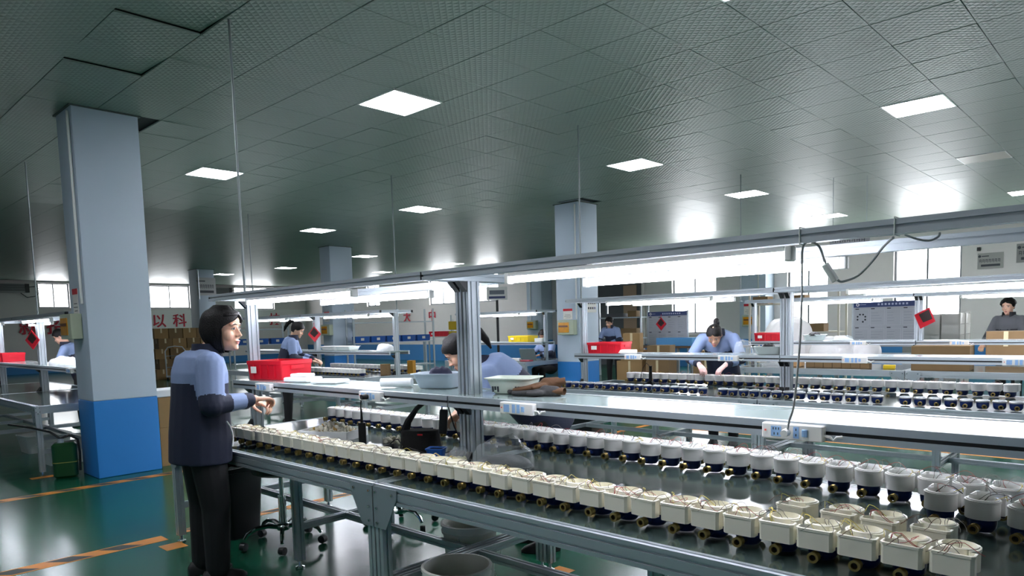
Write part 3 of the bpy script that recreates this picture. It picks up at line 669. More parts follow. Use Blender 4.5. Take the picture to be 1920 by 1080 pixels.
    # trousers and shoes
    if 'kl' in V:
        tb = MB(); tb.sph(V['pel']-Vector((0, 0, .02)), .13, .165, .13)
        for s in 'lr':
            caps(tb, V['h'+s], V['k'+s], .093*legs, .072*legs); caps(tb, V['k'+s], V['a'+s], .07*legs, .058*legs)
        put('trousers', remesh(tb, 'trousers', [pants or trou], jv, 3), o)
        if shoes:
            for s in 'lr':
                a = V['a'+s]; f = MB(); f.loft([[(a.x+x, a.y+w*math.cos(t), max(0.002, hh*math.sin(t)+.03*0+.002)) for t in [math.pi*k/8 for k in range(9)]] for x, w, hh in ((-.09, .02, .05), (-.07, .036, .075), (0, .04, .085), (.08, .045, .055), (.135, .038, .035), (.16, .012, .014))])
                put('shoe', f.mesh('shoe', blk), o)
    return o
def stand(h=1.0, lean=0., dz=0., sw=.17, st=.09):
    z = lambda v: v*h
    fx = math.sin(lean)*.48*h; zz = z(.84)+math.cos(lean)*.46*h
    return {'pel': (0, 0, z(.86)), 'sl': (fx, sw, zz), 'sr': (fx, -sw, zz), 'hl': (0, .09, z(.82)), 'hr': (0, -.09, z(.82)), 'kl': (.02, st+.02, z(.45)), 'kr': (.03, -st-.02, z(.45)), 'al': (0, st+.02, .08), 'ar': (.02, -st-.02, .08)}
R_ = math.radians
J = stand(.99, .05, sw=.185); J.update(el=(.1, .25, 1.02), er=(-.0, -.26, 1.035), wl=(.3, .06, 1.0), wr=(.235, -.19, 1.04))
person('woman with a black bob in a two-tone blue work jacket, standing at the near bench', (1.69, 4.08, 0), R_(-8), J, ((.14, -.06, 1.452), R_(-46), R_(4)), 'bob', vox=.0045, jv=.0065, hscale=1.1, curl=1.45, girth=1.12, legs=1.14)
W1 = bpy.data.objects['person']
MB().tube([(.155*math.cos(R_(a))*1.14+.012, -.2*math.sin(R_(a))*1.06-.002, z) for a, z in ((62, .93), (54, .9), (48, .86), (46, .82), (50, .78))], .004, 6).build('pocket_piping', white, W1)
J = stand(1., .8); J.update(el=(.4, .24, .98), er=(.4, -.24, .98), wl=(.5, .1, .9), wr=(.5, -.1, .9))
person('woman in a light blue jacket bending low behind the near bench upright', (3.36, 2.93, 0), R_(140), J, ((.5, 0, 1.27), R_(-6), R_(38)), 'pony', vox=.006)
J = stand(1., .5); J.update(el=(.34, .28, 1.0), er=(.34, -.28, 1.0), wl=(.5, .17, .95), wr=(.5, -.14, .95))
person('gloved woman with a topknot bending over white meters at the middle bench', (7.45, 3.72, 0), R_(192), J, ((.37, 0, 1.26), R_(4), R_(42)), 'pony', vox=.007, handm=mat('pink_glove', 'e2b8b0', .8))
J = stand(1., .28); J.update(el=(.2, .26, 1.04), er=(.16, -.27, 1.02), wl=(.42, .12, .98), wr=(.4, -.12, .96))
person('woman with a ponytail and navy jacket, back turned, at the bench beyond the red crate', (5.42, 9.86, 0), R_(-35), J, ((.21, 0, 1.44), R_(-5), R_(28)), 'pony', vox=.009)
J = stand(1., .35); J.update(el=(.24, .25, 1.03), er=(.24, -.25, 1.03), wl=(.44, .1, .98), wr=(.44, -.1, .98))
person('woman with dark tied hair bending at the left edge bench behind the pillar', (3.45, 12.7, 0), R_(150), J, ((.26, 0, 1.44), R_(0), R_(30)), 'pony', vox=.01)
J = stand(1.03, .1); J.update(el=(.1, .27, 1.05), er=(.1, -.27, 1.05), wl=(.34, .17, .96), wr=(.34, -.17, .96))
person('man in a grey and black jacket lifting a carton at far right', (12.35, 1.72, 0), R_(155), J, ((.08, 0, 1.5), R_(12), R_(8)), 'short', vox=.009, jc=(grayc, mat('charcoal_cloth', '26272b', .8)))
J = stand(1., .3); J.update(el=(.2, .26, 1.02), er=(.2, -.26, 1.02), wl=(.4, .1, .95), wr=(.4, -.1, .95))
person('worker half hidden behind the middle pillar beside the stacked cartons', (13.35, 9.35, 0), R_(185), J, ((.2, 0, 1.42), 0, R_(20)), 'short', vox=.01)
J = {'pel': (0, 0, .52), 'sl': (.12, .17, 1.0), 'sr': (.12, -.17, 1.0), 'hl': (0, .09, .5), 'hr': (0, -.09, .5), 'kl': (.38, .1, .48), 'kr': (.38, -.1, .48), 'al': (.36, .1, .08), 'ar': (.36, -.1, .08), 'el': (.26, .24, .82), 'er': (.26, -.24, .82), 'wl': (.45, .12, .8), 'wr': (.45, -.12, .8)}
person('seated worker in dark blue behind the yellow crate and laptop', (11.25, 9.5, 0), R_(180), J, ((.2, 0, 1.19), 0, R_(25)), 'short', vox=.01, hem=.5)
# ------------------------------------------------------------------ crates, tubs and bins
def crate(x, y, z, w, d, h, rot, m, label, group='plastic crates'):
    o = thing('crate', label, 'crate', (x, y, z), rot, group)
    t = .006; R = lambda e, zz: [(a, b, zz) for a, b in rrect(-w/2+e, w/2-e, -d/2+e, d/2-e, .012, 3)]
    MB().loft([R(.012, .0), R(.004, h*.8), R(0, h*.8), R(0, h), R(t*1.6, h), R(t*1.6+.01, .008)]).build('shell', m, o)
    for k in (-.3, -.1, .1, .3): MB().box(w*k-.004, w*k+.004, -d/2-.0015, -d/2+.008, h*.08, h*.79).build('rib', m, o)
    for s in (-1, 1): MB().box(s*(w/2)-.003, s*(w/2)+.003, -d*.2, d*.2, h*.55, h*.74).build('grip', m, o)
    MB().box(-w*.36, -w*.2, -d/2-.003, -d/2-.001, h*.35, h*.7).build('paper_label', paper, o)
    return o
crate(2.56, 4.73, 1.0865, .36, .3, .135, R_(-77), red, 'large red plastic crate on the near bench shelf beside the standing woman')
crate(R2+.66, 4.6, 1.0865, .42, .3, .12, R_(-80), red, 'red plastic crate on the middle bench shelf before the middle pillar')
crate(R3+.66, 4.4, 1.0865, .4, .3, .12, R_(-80), red, 'small red plastic crate on the third row shelf left of the upright')
crate(R1+.66, 12.6, 1.0865, .42, .3, .13, R_(-90), red, 'red plastic crate on the shelf at the left edge of the picture')
crate(R3+.66, 9.4, 1.0865, .55, .3, .12, R_(-90), yel, 'yellow plastic crate on the shelf left of the middle pillar')
crate(14.9, 17.2, 1.12, .6, .35, .16, R_(-60), red, 'red plastic crate on a far side table left of the bending woman')
def tub(x, y, z, w, d, h, rot, m, label, marks=0):
    o = thing('plastic_tub', label, 'tub', (x, y, z), rot)
    R = lambda e, zz, r=.03: [(a, b, zz) for a, b in rrect(-w/2+e, w/2-e, -d/2+e, d/2-e, r, 4)]
    MB().loft([R(.035, 0), R(.028, .006), R(.006, h*.92), R(-.006, h*.93), R(-.007, h), R(.004, h), R(.01, h*.9), R(.036, .008)]).build('shell', m, o)
    for k in range(marks):
        for q in range(3): MB().box(-w*.32+w*.5*k+q*.014, -w*.32+w*.5*k+q*.014+.009, -d/2+.009-.004, -d/2+.012-.004, h*.3+.01*(q % 2), h*.65).build('marker_stroke', ink, o, None, (R_(8), 0, 0))
    return o
tub(2.6, 3.02, 1.0865, .26, .2, .085, R_(-66), mat('pale_blue_plastic', 'c9d6e2', .35), 'pale blue tub with dark gloves in it left of the big upright')
tub(2.59, 2.43, 1.0865, .25, .19, .08, R_(-70), mat('milky_plastic', 'e6eee0', .3), 'milky white tub with handwriting right of the big upright', 2)
tub(R2+.66, 2.78, 1.0865, .26, .19, .075, R_(-75), frost, 'clear tub with black gloves on the middle bench shelf')
tub(R3+.66, 3.75, 1.0865, .3, .2, .085, R_(-80), frost, 'clear tub with black cables on the third row shelf')
for k, (y, l) in enumerate(((10.2, .34), (9.75, .36))): tub(R2+.66, y, 1.0865, .4, .24, .07, R_(-90), white, 'white tray, %s from the left on the far bench shelf' % ordw(k+1))
def heap(x, y, z, rx, ry, h, m, name, label, cat, seed=0, n=22, rough=.25, rot=0, pw=.6, parent=None):
    rnd = random.Random(seed); ph = [(rnd.uniform(1, 5), rnd.uniform(-5, 5), rnd.uniform(0, 6.28), rnd.uniform(.3, 1)) for _ in range(7)]
    nz = lambda u, v: sum(a*math.sin(f*u*3+g*v*2+p) for f, g, p, a in ph)/4
    rings = []
    for j in range(10):
        t = j/9; r = math.cos(t*math.pi/2)**pw if j < 9 else .02
        rings.append([(rx*r*math.cos(a)*(1+rough*.6*nz(math.cos(a), math.sin(a)+t)), ry*r*math.sin(a)*(1+rough*.6*nz(math.sin(a), math.cos(a)-t)), max(0, h*math.sin(t*math.pi/2)*(1+rough*nz(math.cos(a)*r, math.sin(a)*r)))+.001*(j > 0)) for a in [2*math.pi*k/n for k in range(n)]])
    o = MB().loft(rings).build(name, m, parent, (x, y, z), rot, 50)
    if label: tag(o, label, cat)
    return o
navycl = mat('navy_cloth', '23263f', .8, bump=.3, bscale=30)
def glove(x, y, z, rot, m, cuff, label, tilt=0):
    o = thing('work_glove', label, 'glove', (x, y, z), (0, tilt, rot)); g = MB()
    g.sph((.05, 0, .016), .06, .045, .016); caps(g, (-.03, 0, .016), (.02, 0, .016), .03, .034)
    for a, l in ((-.03, .07), (-.011, .085), (.01, .09), (.03, .08)): caps(g, (.09, a, .014), (.09+l, a*1.3, .012), .0125, .011)
    caps(g, (.03, .04, .014), (.085, .068, .014), .014, .011)
    put('hand_shell', remesh(g, 'hand_shell', [m], .005, 3), o)
    MB().lathe([(.026, -.02), (.03, -.022), (.032, -.075), (.028, -.075)], 14, (0, 0, 0), 'x', cap=False).build('cuff', cuff, o, (0, 0, .02), None, 60).scale = (1, 1, .55)
dkg = mat('glove_charcoal', '2c2b2c', .7, bump=.2, bscale=60); brg = mat('glove_brown', '54381f', .8, bump=.25, bscale=60)
glove(2.62, 2.25, 1.0865, R_(118), dkg, brg, 'charcoal work glove with brown cuff lying on the near bench shelf')
glove(2.56, 2.17, 1.0875, R_(112), dkg, brg, 'charcoal work glove nearest the shelf edge, its cuff to the right')
glove(2.63, 2.22, 1.12, R_(130), brg, brg, 'brown work glove lying on top of the charcoal gloves', .12)
heap(2.62, 3.03, 1.155, .07, .06, .045, navycl, 'glove_bundle', 'crumpled navy cloth gloves heaped in the pale blue tub', 'gloves', 3)
heap(R2+.66, 2.78, 1.145, .085, .05, .04, blk, 'glove_bundle', 'black gloves heaped in the clear tub on the middle bench', 'gloves', 4)
heap(R3+.66, 3.75, 1.155, .12, .07, .05, blk, 'cable_bundle', 'black cables heaped in the clear tub on the third row shelf', 'cables', 5)
heap(R3+.62, 3.35, 1.0865, .16, .12, .07, bagm, 'plastic_bag', 'crumpled clear bag on the third row shelf under the printed board', 'plastic bag', 6)
heap(R2+.66, 3.03, 1.0865, .1, .09, .13, bagm, 'plastic_bag', 'crumpled clear bag beside the clear tub on the middle bench shelf', 'plastic bag', 7)
# white foam blocks and rolls on the near shelf
def block(x, y, z, w, d, h, rot, m, name, label, cat, r=.012):
    mb = MB(); rbox(mb, -w/2, w/2, -d/2, d/2, 0, h, r); return tag(mb.build(name, m, None, (x, y, z), rot), label, cat)
block(2.48, 4.28, 1.0865, .22, .15, .03, R_(-75), whitefoam, 'foam_block', 'white foam block right of the large red crate, lower of two', 'foam')
block(2.49, 4.3, 1.117, .14, .1, .022, R_(-70), whitefoam, 'foam_block', 'small white foam block on top of another beside the red crate', 'foam')
block(2.5, 3.98, 1.0865, .2, .16, .022, R_(-68), mat('paper_stack', 'f2f4f4', .5), 'paper_stack', 'stack of white paper sheets on the near bench shelf', 'paper')
tag(MB().tube([(2.45, 3.36, 1.113), (2.5, 3.28, 1.113), (2.55, 3.2, 1.113)], .026, 14).build('paper_roll', whitefoam), 'white rolled sheet left of the pale blue tub', 'roll')
# foam tray heaped with cream parts on the near bench
o = thing('foam_tray', 'white foam tray heaped with cream plastic parts on the near bench', 'tray', (2.5, 3.98, .7295), R_(-66))
Rr = lambda e, zz: [(a, b, zz) for a, b in rrect(-.19+e, .19-e, -.13+e, .13-e, .01, 3)]
MB().loft([Rr(0, 0), Rr(0, .055), Rr(.015, .055), Rr(.018, .01)]).build('tray_shell', whitefoam, o)
pc = MB(); pc.loft([[(.018*math.cos(t)*k, .012*math.sin(t)*k, z) for t in [2*math.pi*i/6 for i in range(6)]] for k, z in ((1, 0), (1.1, .004), (.8, .012), (.3, .014))]); pcm = pc.mesh('plastic_part', mat('cream_part', 'f6f1e0', .35)); pcm2 = pc.mesh('plastic_part', mat('amber_part', 'd8b060', .35))
for k in range(150):
    a, r = random.uniform(0, 6.28), random.random()**.6
    px, py = .165*r*math.cos(a), .1*r*math.sin(a)
    tag(put('plastic_part', pcm if random.random() < .93 else pcm2, None, (2.5+px*math.cos(R_(-66))-py*math.sin(R_(-66)), 3.98+px*math.sin(R_(-66))+py*math.cos(R_(-66)), .745+.06*(1-r*r)*random.random()+.02), (random.uniform(0, 3), random.uniform(0, 3), random.uniform(0, 6))), 'small cream plastic part in the heap on the foam tray', 'plastic part', 'cream parts heaped on the foam tray')
for k in range(34):
    a, r = random.uniform(0, 6.28), random.random()**.6
    tag(put('plastic_part', pcm, None, (2.6+.06*r*math.cos(a), 3.42+.12*r*math.sin(a), .74+.035*(1-r)*random.random()), (random.uniform(0, 3), random.uniform(0, 3), random.uniform(0, 6))), 'small cream plastic part in the loose pile beside the black adapter', 'plastic part', 'cream parts piled beside the adapter')
# adapter with cord to the power strip
o = thing('power_adapter', 'upright black stick adapter with a cord to the power strip', 'adapter', (2.4, 3.5, .7295), R_(-40))
mb = MB(); rbox(mb, -.022, .022, -.015, .015, 0, .145, .006); mb.build('body', blkp, o)
o2 = tag(MB().tube([(2.4, 3.5, .875), (2.4, 3.5, .93), (2.39, 3.49, .97), (2.36, 3.44, 1.01), (2.3, 3.36, 1.05), (2.265, 3.29, 1.06), (2.27, 3.24, 1.056)], [.009, .006, .004, .004, .004, .004, .004], 7).build('power_cable', blk), 'black cord rising from the stick adapter to its plug', 'cord')
tag(MB().cyl((2.262, 3.24, 1.056), (2.225, 3.24, 1.056), .016, .014, 10).build('black_plug', blkp), 'black plug pushed into the power strip', 'plug')
# black fabric bag with straps, blue cup, black charger
o = thing('tool_bag', 'black fabric tool bag with a strap reaching up to the shelf', 'bag', (2.5, 3.08, .7295), R_(-66))
g = MB(); g.loft([[(x*.13, y*.075, z) for x, y in [(math.cos(t)*(1-.15*z*6), math.sin(t)) for t in [2*math.pi*k/16 for k in range(16)]]] for z in (0, .05, .1, .125)]); rb = put('bag_body', remesh(g, 'bag_body', [mat('bag_cloth', '0a0a0c', .8, bump=.3, bscale=40)], .009, 3), o)
MB().tube([(-.1, .0, .1), (-.07, -.01, .17), (0, -.03, .25), (.09, -.05, .31)], [.03, .02, .014, .012], 8).build('strap', blk, o)
MB().box(.02, .05, -.078, -.074, .104, .112).build('zip_tab', red, o)
mb = MB(); rbox(mb, -.022, .022, -.02, .02, 0, .13, .008); o = tag(mb.build('charger', blkp, None, (2.45, 2.83, .86), (0, .08, R_(-45))), 'black charger hanging below the shelf edge by its cord', 'charger')
tag(MB().tube([(2.45, 2.83, .99), (2.44, 2.82, 1.02), (2.42, 2.8, 1.03), (2.45, 2.78, 1.01), (2.47, 2.76, .9), (2.5, 2.72, .79), (2.47, 2.86, .745), (2.44, 2.98, .74), (2.42, 3.08, .76), (2.4, 3.16, .74)], .004, 6).build('power_cable', blk), 'black cord looping from the hanging charger to the bench', 'cord')
tag(MB().tube([(2.42, 3.3, .74), (2.44, 3.24, .79), (2.42, 3.18, .8), (2.4, 3.12, .77), (2.36, 3.1, .735), (2.4, 3.2, .735)], .0035, 6).build('power_cable', blk), 'black cord looping beside the tool bag', 'cord')
heap(2.42, 3.26, .7295, .05, .04, .035, blk, 'black_clamp', 'small black clamp lying beside the tool bag', 'clamp', 9)
o = thing('blue_cup', 'small blue plastic cup in front of the big upright', 'cup', (2.34, 2.76, .7295), R_(-60))
Rq = lambda e, zz: [(a, b, zz) for a, b in rrect(-.045+e, .045-e, -.04+e, .04-e, .012, 3)]
MB().loft([Rq(.012, 0), Rq(0, .075), Rq(.003, .076), Rq(.014, .006)]).build('shell', bluep, o)
MB().loft([Rq(-.003, .07), Rq(-.004, .077), Rq(0, .077), Rq(0, .07)]).build('lip', bluep, o)
mb = MB(); rbox(mb, -.03, .03, -.02, .02, 0, .02, .005); tag(mb.build('blue_tray', bluep, None, (2.44, 2.78, 1.009), R_(-45)), 'small blue holder fixed under the shelf beside the upright', 'holder')
o = thing('bead_bag', 'clear bag half full of steel beads beside the big upright', 'plastic bag', (2.48, 2.42, .7295), R_(-60))
heap(0, 0, .0, .15, .085, .05, steelb, 'steel_beads', None, None, 11, parent=o)['kind'] = 'stuff'
heap(0, 0, .0, .17, .1, .135, bagm, 'bag_film', None, None, 12, rough=.3, parent=o)
o = thing('small_parts_bag', 'small clear bag of pale yellow parts beside the blue cup', 'plastic bag', (2.37, 2.62, .7295), R_(-60))
heap(0, 0, 0, .05, .04, .04, mat('pale_parts', 'e2dcb0', .4, bump=1, bscale=90), 'pale_parts', None, None, 14, parent=o)['kind'] = 'stuff'
heap(0, 0, 0, .06, .05, .085, bagm, 'bag_film', None, None, 13, parent=o)
# grey cord with inline switch hung from the lamp rail down to the near power strip
gcord = mat('grey_cord', 'a2a4a4', .5)
C1 = [(2.268,.91,1.055),(2.235,.89,1.1),(2.22,.87,1.15),(2.205,.855,1.25),(2.2,.845,1.35),(2.2,.84,1.49),(2.2,.84,1.58),(2.2,.838,1.64),(2.185,.815,1.655),(2.2,.79,1.64),(2.2,.775,1.6),(2.2,.765,1.575)]
C2 = [(2.22,.755,1.55),(2.24,.745,1.535),(2.25,.735,1.533),(2.3,.71,1.55),(2.3,.67,1.59),(2.3,.64,1.63),(2.25,.6,1.65)]
o = thing('hanging_cable', 'grey cord with an inline switch hanging from the lamp rail to the near power strip', 'cord')
def cr(P, n=4):
    P = [Vector(p) for p in P]; out = []
    for i in range(len(P)-1):
        a, b, c, d = P[max(0, i-1)], P[i], P[i+1], P[min(len(P)-1, i+2)]
        for k in range(n):
            t = k/n; out.append(.5*((2*b)+(c-a)*t+(2*a-5*b+4*c-d)*t*t+(3*b-a-3*c+d)*t**3))
    return out+[P[-1]]
MB().tube(cr(C1), .0036, 8).build('cord', gcord, o); MB().tube(cr(C2), .0036, 8).build('cord', gcord, o)
mb = MB(); rbox(mb, -.012, .012, -.009, .009, -.03, .03, .005); mb.build('inline_switch', white, o, (2.21, .76, 1.56), (R_(-25), R_(-20), 0))
MB().cyl((2.268, .912, 1.055), (2.235, .908, 1.055), .014, .012, 10).build('plug', white, o)
tag(MB().tube(cr([(2.25,.57,1.655),(2.25,.54,1.64),(2.25,.51,1.632),(2.25,.487,1.64),(2.25,.483,1.652)]), .003, 7).build('cable_loop', gcord), 'small grey cable loop under the lamp rail at upper right', 'cable')
for y in (.835, .575): 
    P = [(2.166, y, 1.649), (2.166, y, 1.698), (2.214, y, 1.698), (2.214, y, 1.649)]
    tag(MB().tube(P+[P[0]], .002, 5).build('cable_tie', white), 'white cable tie around the lamp rail, %s' % ('left, above the hanging cord' if y > .7 else 'right, beside the small cable loop'), 'cable tie')
# ------------------------------------------------------------------ stools, buckets, floor bins
def stool(x, y, rot, label, seat_z=.5):
    o = thing('stool', label, 'stool', (x, y, 0), rot, 'round stools under the near bench')
    MB().lathe([(.02, seat_z-.02), (.14, seat_z-.02), (.18, seat_z), (.185, seat_z+.03), (.17, seat_z+.055), (.02, seat_z+.06)], 24).build('seat', blkp, o)
    MB().cyl((0, 0, .13), (0, 0, .33), .026, n=14).build('column_sleeve', chrome, o); MB().cyl((0, 0, .33), (0, 0, seat_z-.02), .015, n=12).build('gas_column', chrome, o)
    MB().tube([(.0, .02, seat_z-.03), (.05, .1, seat_z-.04), (.06, .13, seat_z-.06)], [.006, .006, .013], 8).build('height_lever', blkp, o)
    MB().lathe([(.04, .1), (.045, .11), (.045, .135), (.03, .145)], 14).build('hub', chrome, o)
    for k in range(5):
        a = 2*math.pi*k/5; c, s = math.cos(a), math.sin(a)
        l = MB().tube([(c*r, s*r, z) for r, z in ((.03, .122), (.1, .14), (.18, .135), (.235, .105), (.255, .075))], [.016, .016, .014, .013, .011], 8).build('base_arm', chrome, o)
        MB().lathe([(.006, -.02), (.026, -.018), (.028, 0), (.026, .018), (.006, .02)], 14, (c*.262, s*.262, .029), 'x' if abs(s) > .6 else 'y').build('caster', blkp, l)
stool(2.3, 4.32, .4, 'black round stool on a chrome caster base beside the black bin')
stool(3.05, 4.02, .9, 'stool on a chrome caster base half hidden behind the double bench leg')
def bucket(x, y, s, label, z=0):
    o = thing('bucket', label, 'bucket', (x, y, z), 0, None, s); m = mat('bucket_white', 'eef0e8', .4, var=.06, vscale=8)
    MB().lathe([(.115, 0), (.118, .006), (.138, .25), (.146, .25), (.147, .262), (.142, .264), (.143, .285), (.15, .286), (.15, .298), (.138, .3), (.134, .29), (.114, .012), (.001, .01)], 36, cap=False).build('shell', m, o)
    MB().tube([(.151*math.cos(t), -.151*abs(math.sin(t))*.5-.076-.076*math.sin(t)*0, .255-.13*math.sin(t)) for t in [math.pi*k/12 for k in range(13)]], .0025, 6).build('bail_handle', chrome, o)
bucket(2.66, 2.87, 1.1, 'white bucket standing under the near bench, farther of two')
bucket(2.12, 2.385, 1.1, 'white bucket at the lower edge, nearer of two under the bench')
bucket(6.86, 2.9, .9, 'white bucket on the floor beyond the near shelf at right')
def dustbin(x, y, w, d, h, rot, label):
    o = thing('dustbin', label, 'bin', (x, y, 0), rot)
    Rb = lambda e, zz: [(a, b, zz) for a, b in rrect(-w/2+e, w/2-e, -d/2+e, d/2-e, .03, 3)]
    MB().loft([Rb(.03, 0), Rb(.005, h*.93), Rb(-.006, h*.94), Rb(-.006, h), Rb(.004, h), Rb(.034, .02)]).build('shell', blkp, o)
    return o
dustbin(2.2, 4.78, .3, .26, .5, R_(10), 'black bin under the near bench behind the standing woman')
heap(2.2, 4.78, .4, .1, .09, .08, bagm, 'scrap_film', 'crumpled plastic film sticking out of the black bin', 'plastic film', 21)
dustbin(7.15, 5.45, .42, .36, .42, R_(10), 'black bin on the floor beyond the near shelf, under the middle bench')
# ------------------------------------------------------------------ left side: canister, clear box, white cloth
o = thing('canister', 'dark green canister with a black hose beside the nearest pillar', 'canister', (2.02, 8.2, 0), R_(-20))
mb = MB(); rbox(mb, -.11, .11, -.085, .085, 0, .36, .05, n=5); mb.build('tank', green_d, o)
MB().loft([[(a, b, z) for a, b in rrect(-.113, .113, -.088, .088, .05, 5)] for z in (.16, .168)], cap=False).build('strap', mat('olive_strap', '9a9a50', .7), o)
MB().cyl((-.03, 0, .36), (-.03, 0, .4), .03, .026, 14).build('cap', alu2, o)
MB().tube([(-.03, 0, .4), (.05, 0, .43), (.12, 0, .38), (.13, 0, .25), (.125, -.01, .06)], .012, 8).build('hose', blk, o)
MB().tube([(-.03, 0, .4), (-.12, .05, .47), (-.3, .15, .52), (-.5, .3, .55)], .011, 8).build('lance', blkp, o)
for x, y, lab in ((2.3, 9.22, 'clear plastic storage box under the left edge bench'), (2.35, 10.4, 'second clear plastic storage box farther under the left edge bench')):
    o = thing('storage_box', lab, 'box', (x, y, .0), R_(3)); Rc = lambda e, zz: [(a, b, zz) for a, b in rrect(-.25+e, .25-e, -.2+e, .2-e, .03, 3)]
    MB().loft([Rc(.03, 0), Rc(0, .2), Rc(-.01, .205), Rc(-.01, .22), Rc(.002, .22), Rc(.033, .008)]).build('shell', frost, o)
    mb = MB(); rbox(mb, -.16, .16, -.12, .12, .012, .12, .02); mb.build('white_liner', white, o)
heap(R1+.66, 9.9, 1.0865, .14, .3, .1, whitefoam, 'white_cloth', 'white cloth heaped on the left edge bench shelf', 'cloth', 31)
tag(heap(R1+.6, 9.55, 1.0865, .1, .16, .1, bagm, 'plastic_bag', None, None, 32), 'clear plastic bag on the left edge bench shelf', 'plastic bag')
# ------------------------------------------------------------------ cartons
def carton(x, y, z, w, d, h, rot, label, m=None, group=None, flap=False, tapec=True):
    o = thing('carton', label, 'carton', (x, y, z), rot, group); m = m or card
    mb = MB(); rbox(mb, -w/2, w/2, -d/2, d/2, 0, h, .004, n=1); mb.build('box_body', m, o)
    if tapec:
        MB().box(-.025, .025, -d/2-.0012, -d/2-.0003, h*.55, h).build('tape_strip', tape_c, o)
        MB().box(-w/2-.0012, -w/2-.0003, -.025, .025, h*.55, h).build('tape_strip', tape_c, o)
        MB().box(-w/2, w/2, -.025, .025, h+.0003, h+.0012).build('tape_strip', tape_c, o)
    if flap:
        for s in (-1, 1): MB().box(-w/2, w/2, 0, d*.4, -.002, .002).build('flap', m, o, (0, s*d/2, h), (s*R_(60)+(math.pi if s < 0 else 0), 0, 0))
    return o
carton(3.02, 8.12, .0, .36, .36, .42, R_(4), 'carton on the floor right of the nearest pillar, lower of two', card)
carton(3.03, 8.12, .42, .36, .36, .33, R_(2), 'carton marked by hand, on top of another right of the nearest pillar', card)
MB().box(-.03, .03, -.183, -.1815, .18, .2).build('marker_stroke', ink, bpy.data.objects['carton.001'])
block(3.02, 8.12, .752, .4, .38, .075, R_(3), whitefoam, 'foam_sheet', 'white foam sheets on the cartons right of the nearest pillar', 'foam')
rows = ['bottom', 'second', 'third', 'fourth', 'top']
for r in range(5):
    for c in range(4):
        carton(8.6+c*.44+(.1 if r % 2 else 0), 23.4+random.uniform(-.03, .03), r*.322, .42, .4, .32, random.uniform(-.02, .02), 'carton in the %s layer of the far stack behind the bob-haired woman, %s from left' % (rows[r], ordw(c+1)), card2 if (r+c) % 2 else card, 'cartons stacked behind the bob-haired woman')
o = thing('hand_cart', 'silver hand cart with a curved handle before the carton stack', 'cart', (8.75, 22.6, 0), R_(-20))
MB().tube([(-.28, 0, .1), (-.28, -.02, .9), (-.2, -.02, 1.02), (0, -.02, 1.05), (.2, -.02, 1.02), (.28, -.02, .9), (.28, 0, .1)], .018, 8).build('handle_frame', alu, o)
for z in (.4, .75): MB().tube([(-.28, -.01, z), (.28, -.01, z)], .012, 8).build('cross_bar', alu, o)
MB().box(-.3, .3, 0, .5, .09, .12).build('platform', alu2, o)
for sx in (-.25, .25):
    for yy in (.05, .45): MB().lathe([(.01, -.02), (.05, -.018), (.05, .018), (.01, .02)], 14, (sx, yy, .05), 'x').build('wheel', blk, o)
# cartons and goods on the third row
carton(R3+.33, 2.08, .7305, .62, .4, .3, R_(-86), 'wide brown carton on the third row bench at right', card2, tapec=False)
carton(R3+1.55, 1.62, .74, .42, .38, .43, R_(-80), 'brown carton in the arms of the man at far right', card2)
for k in range(7): carton(R3+.3, 3.66-.118*k-.0, .7305, .115, .1, .17, R_(-90), 'small brown carton, %s from the left in the row under the printed board' % ordw(k+1), card2, 'small cartons in a row under the printed board', tapec=False)
block(R3+.4, 3.92, .7305, .2, .2, .15, R_(-85), mat('tan_card', 'c49a68', .8), 'carton_sleeve', 'tan card sleeve left of the small brown cartons', 'card')
block(R3+.3, 2.67, .7305, .14, .1, .05, R_(-80), yel, 'yellow_box', 'small yellow box beside the wide brown carton', 'box')
heap(R3+.55, 4.2, .7305, .24, .3, .16, bagm, 'plastic_bag', 'large clear bag on the third row bench below the white bundles', 'plastic bag', 41)
heap(R2+.25, .14, .7295, .1, .1, .16, bagm, 'plastic_bag', 'clear bag standing on the middle bench at the right edge', 'plastic bag', 42)
heap(R2+.75, .3, .7295, .12, .13, .2, bagm, 'plastic_bag', 'large clear crumpled bag behind blue meters at the right edge', 'plastic bag', 43)
carton(6.3, 8.52, .7305, .12, .1, .17, R_(-70), 'upright brown box at the end of the far bench', card2, tapec=False)
carton(6.72, 8.43, .7305, .1, .09, .2, R_(-70), 'upright orange brown box at the far bench corner', mat('ochre_card', 'b98428', .8), tapec=False)
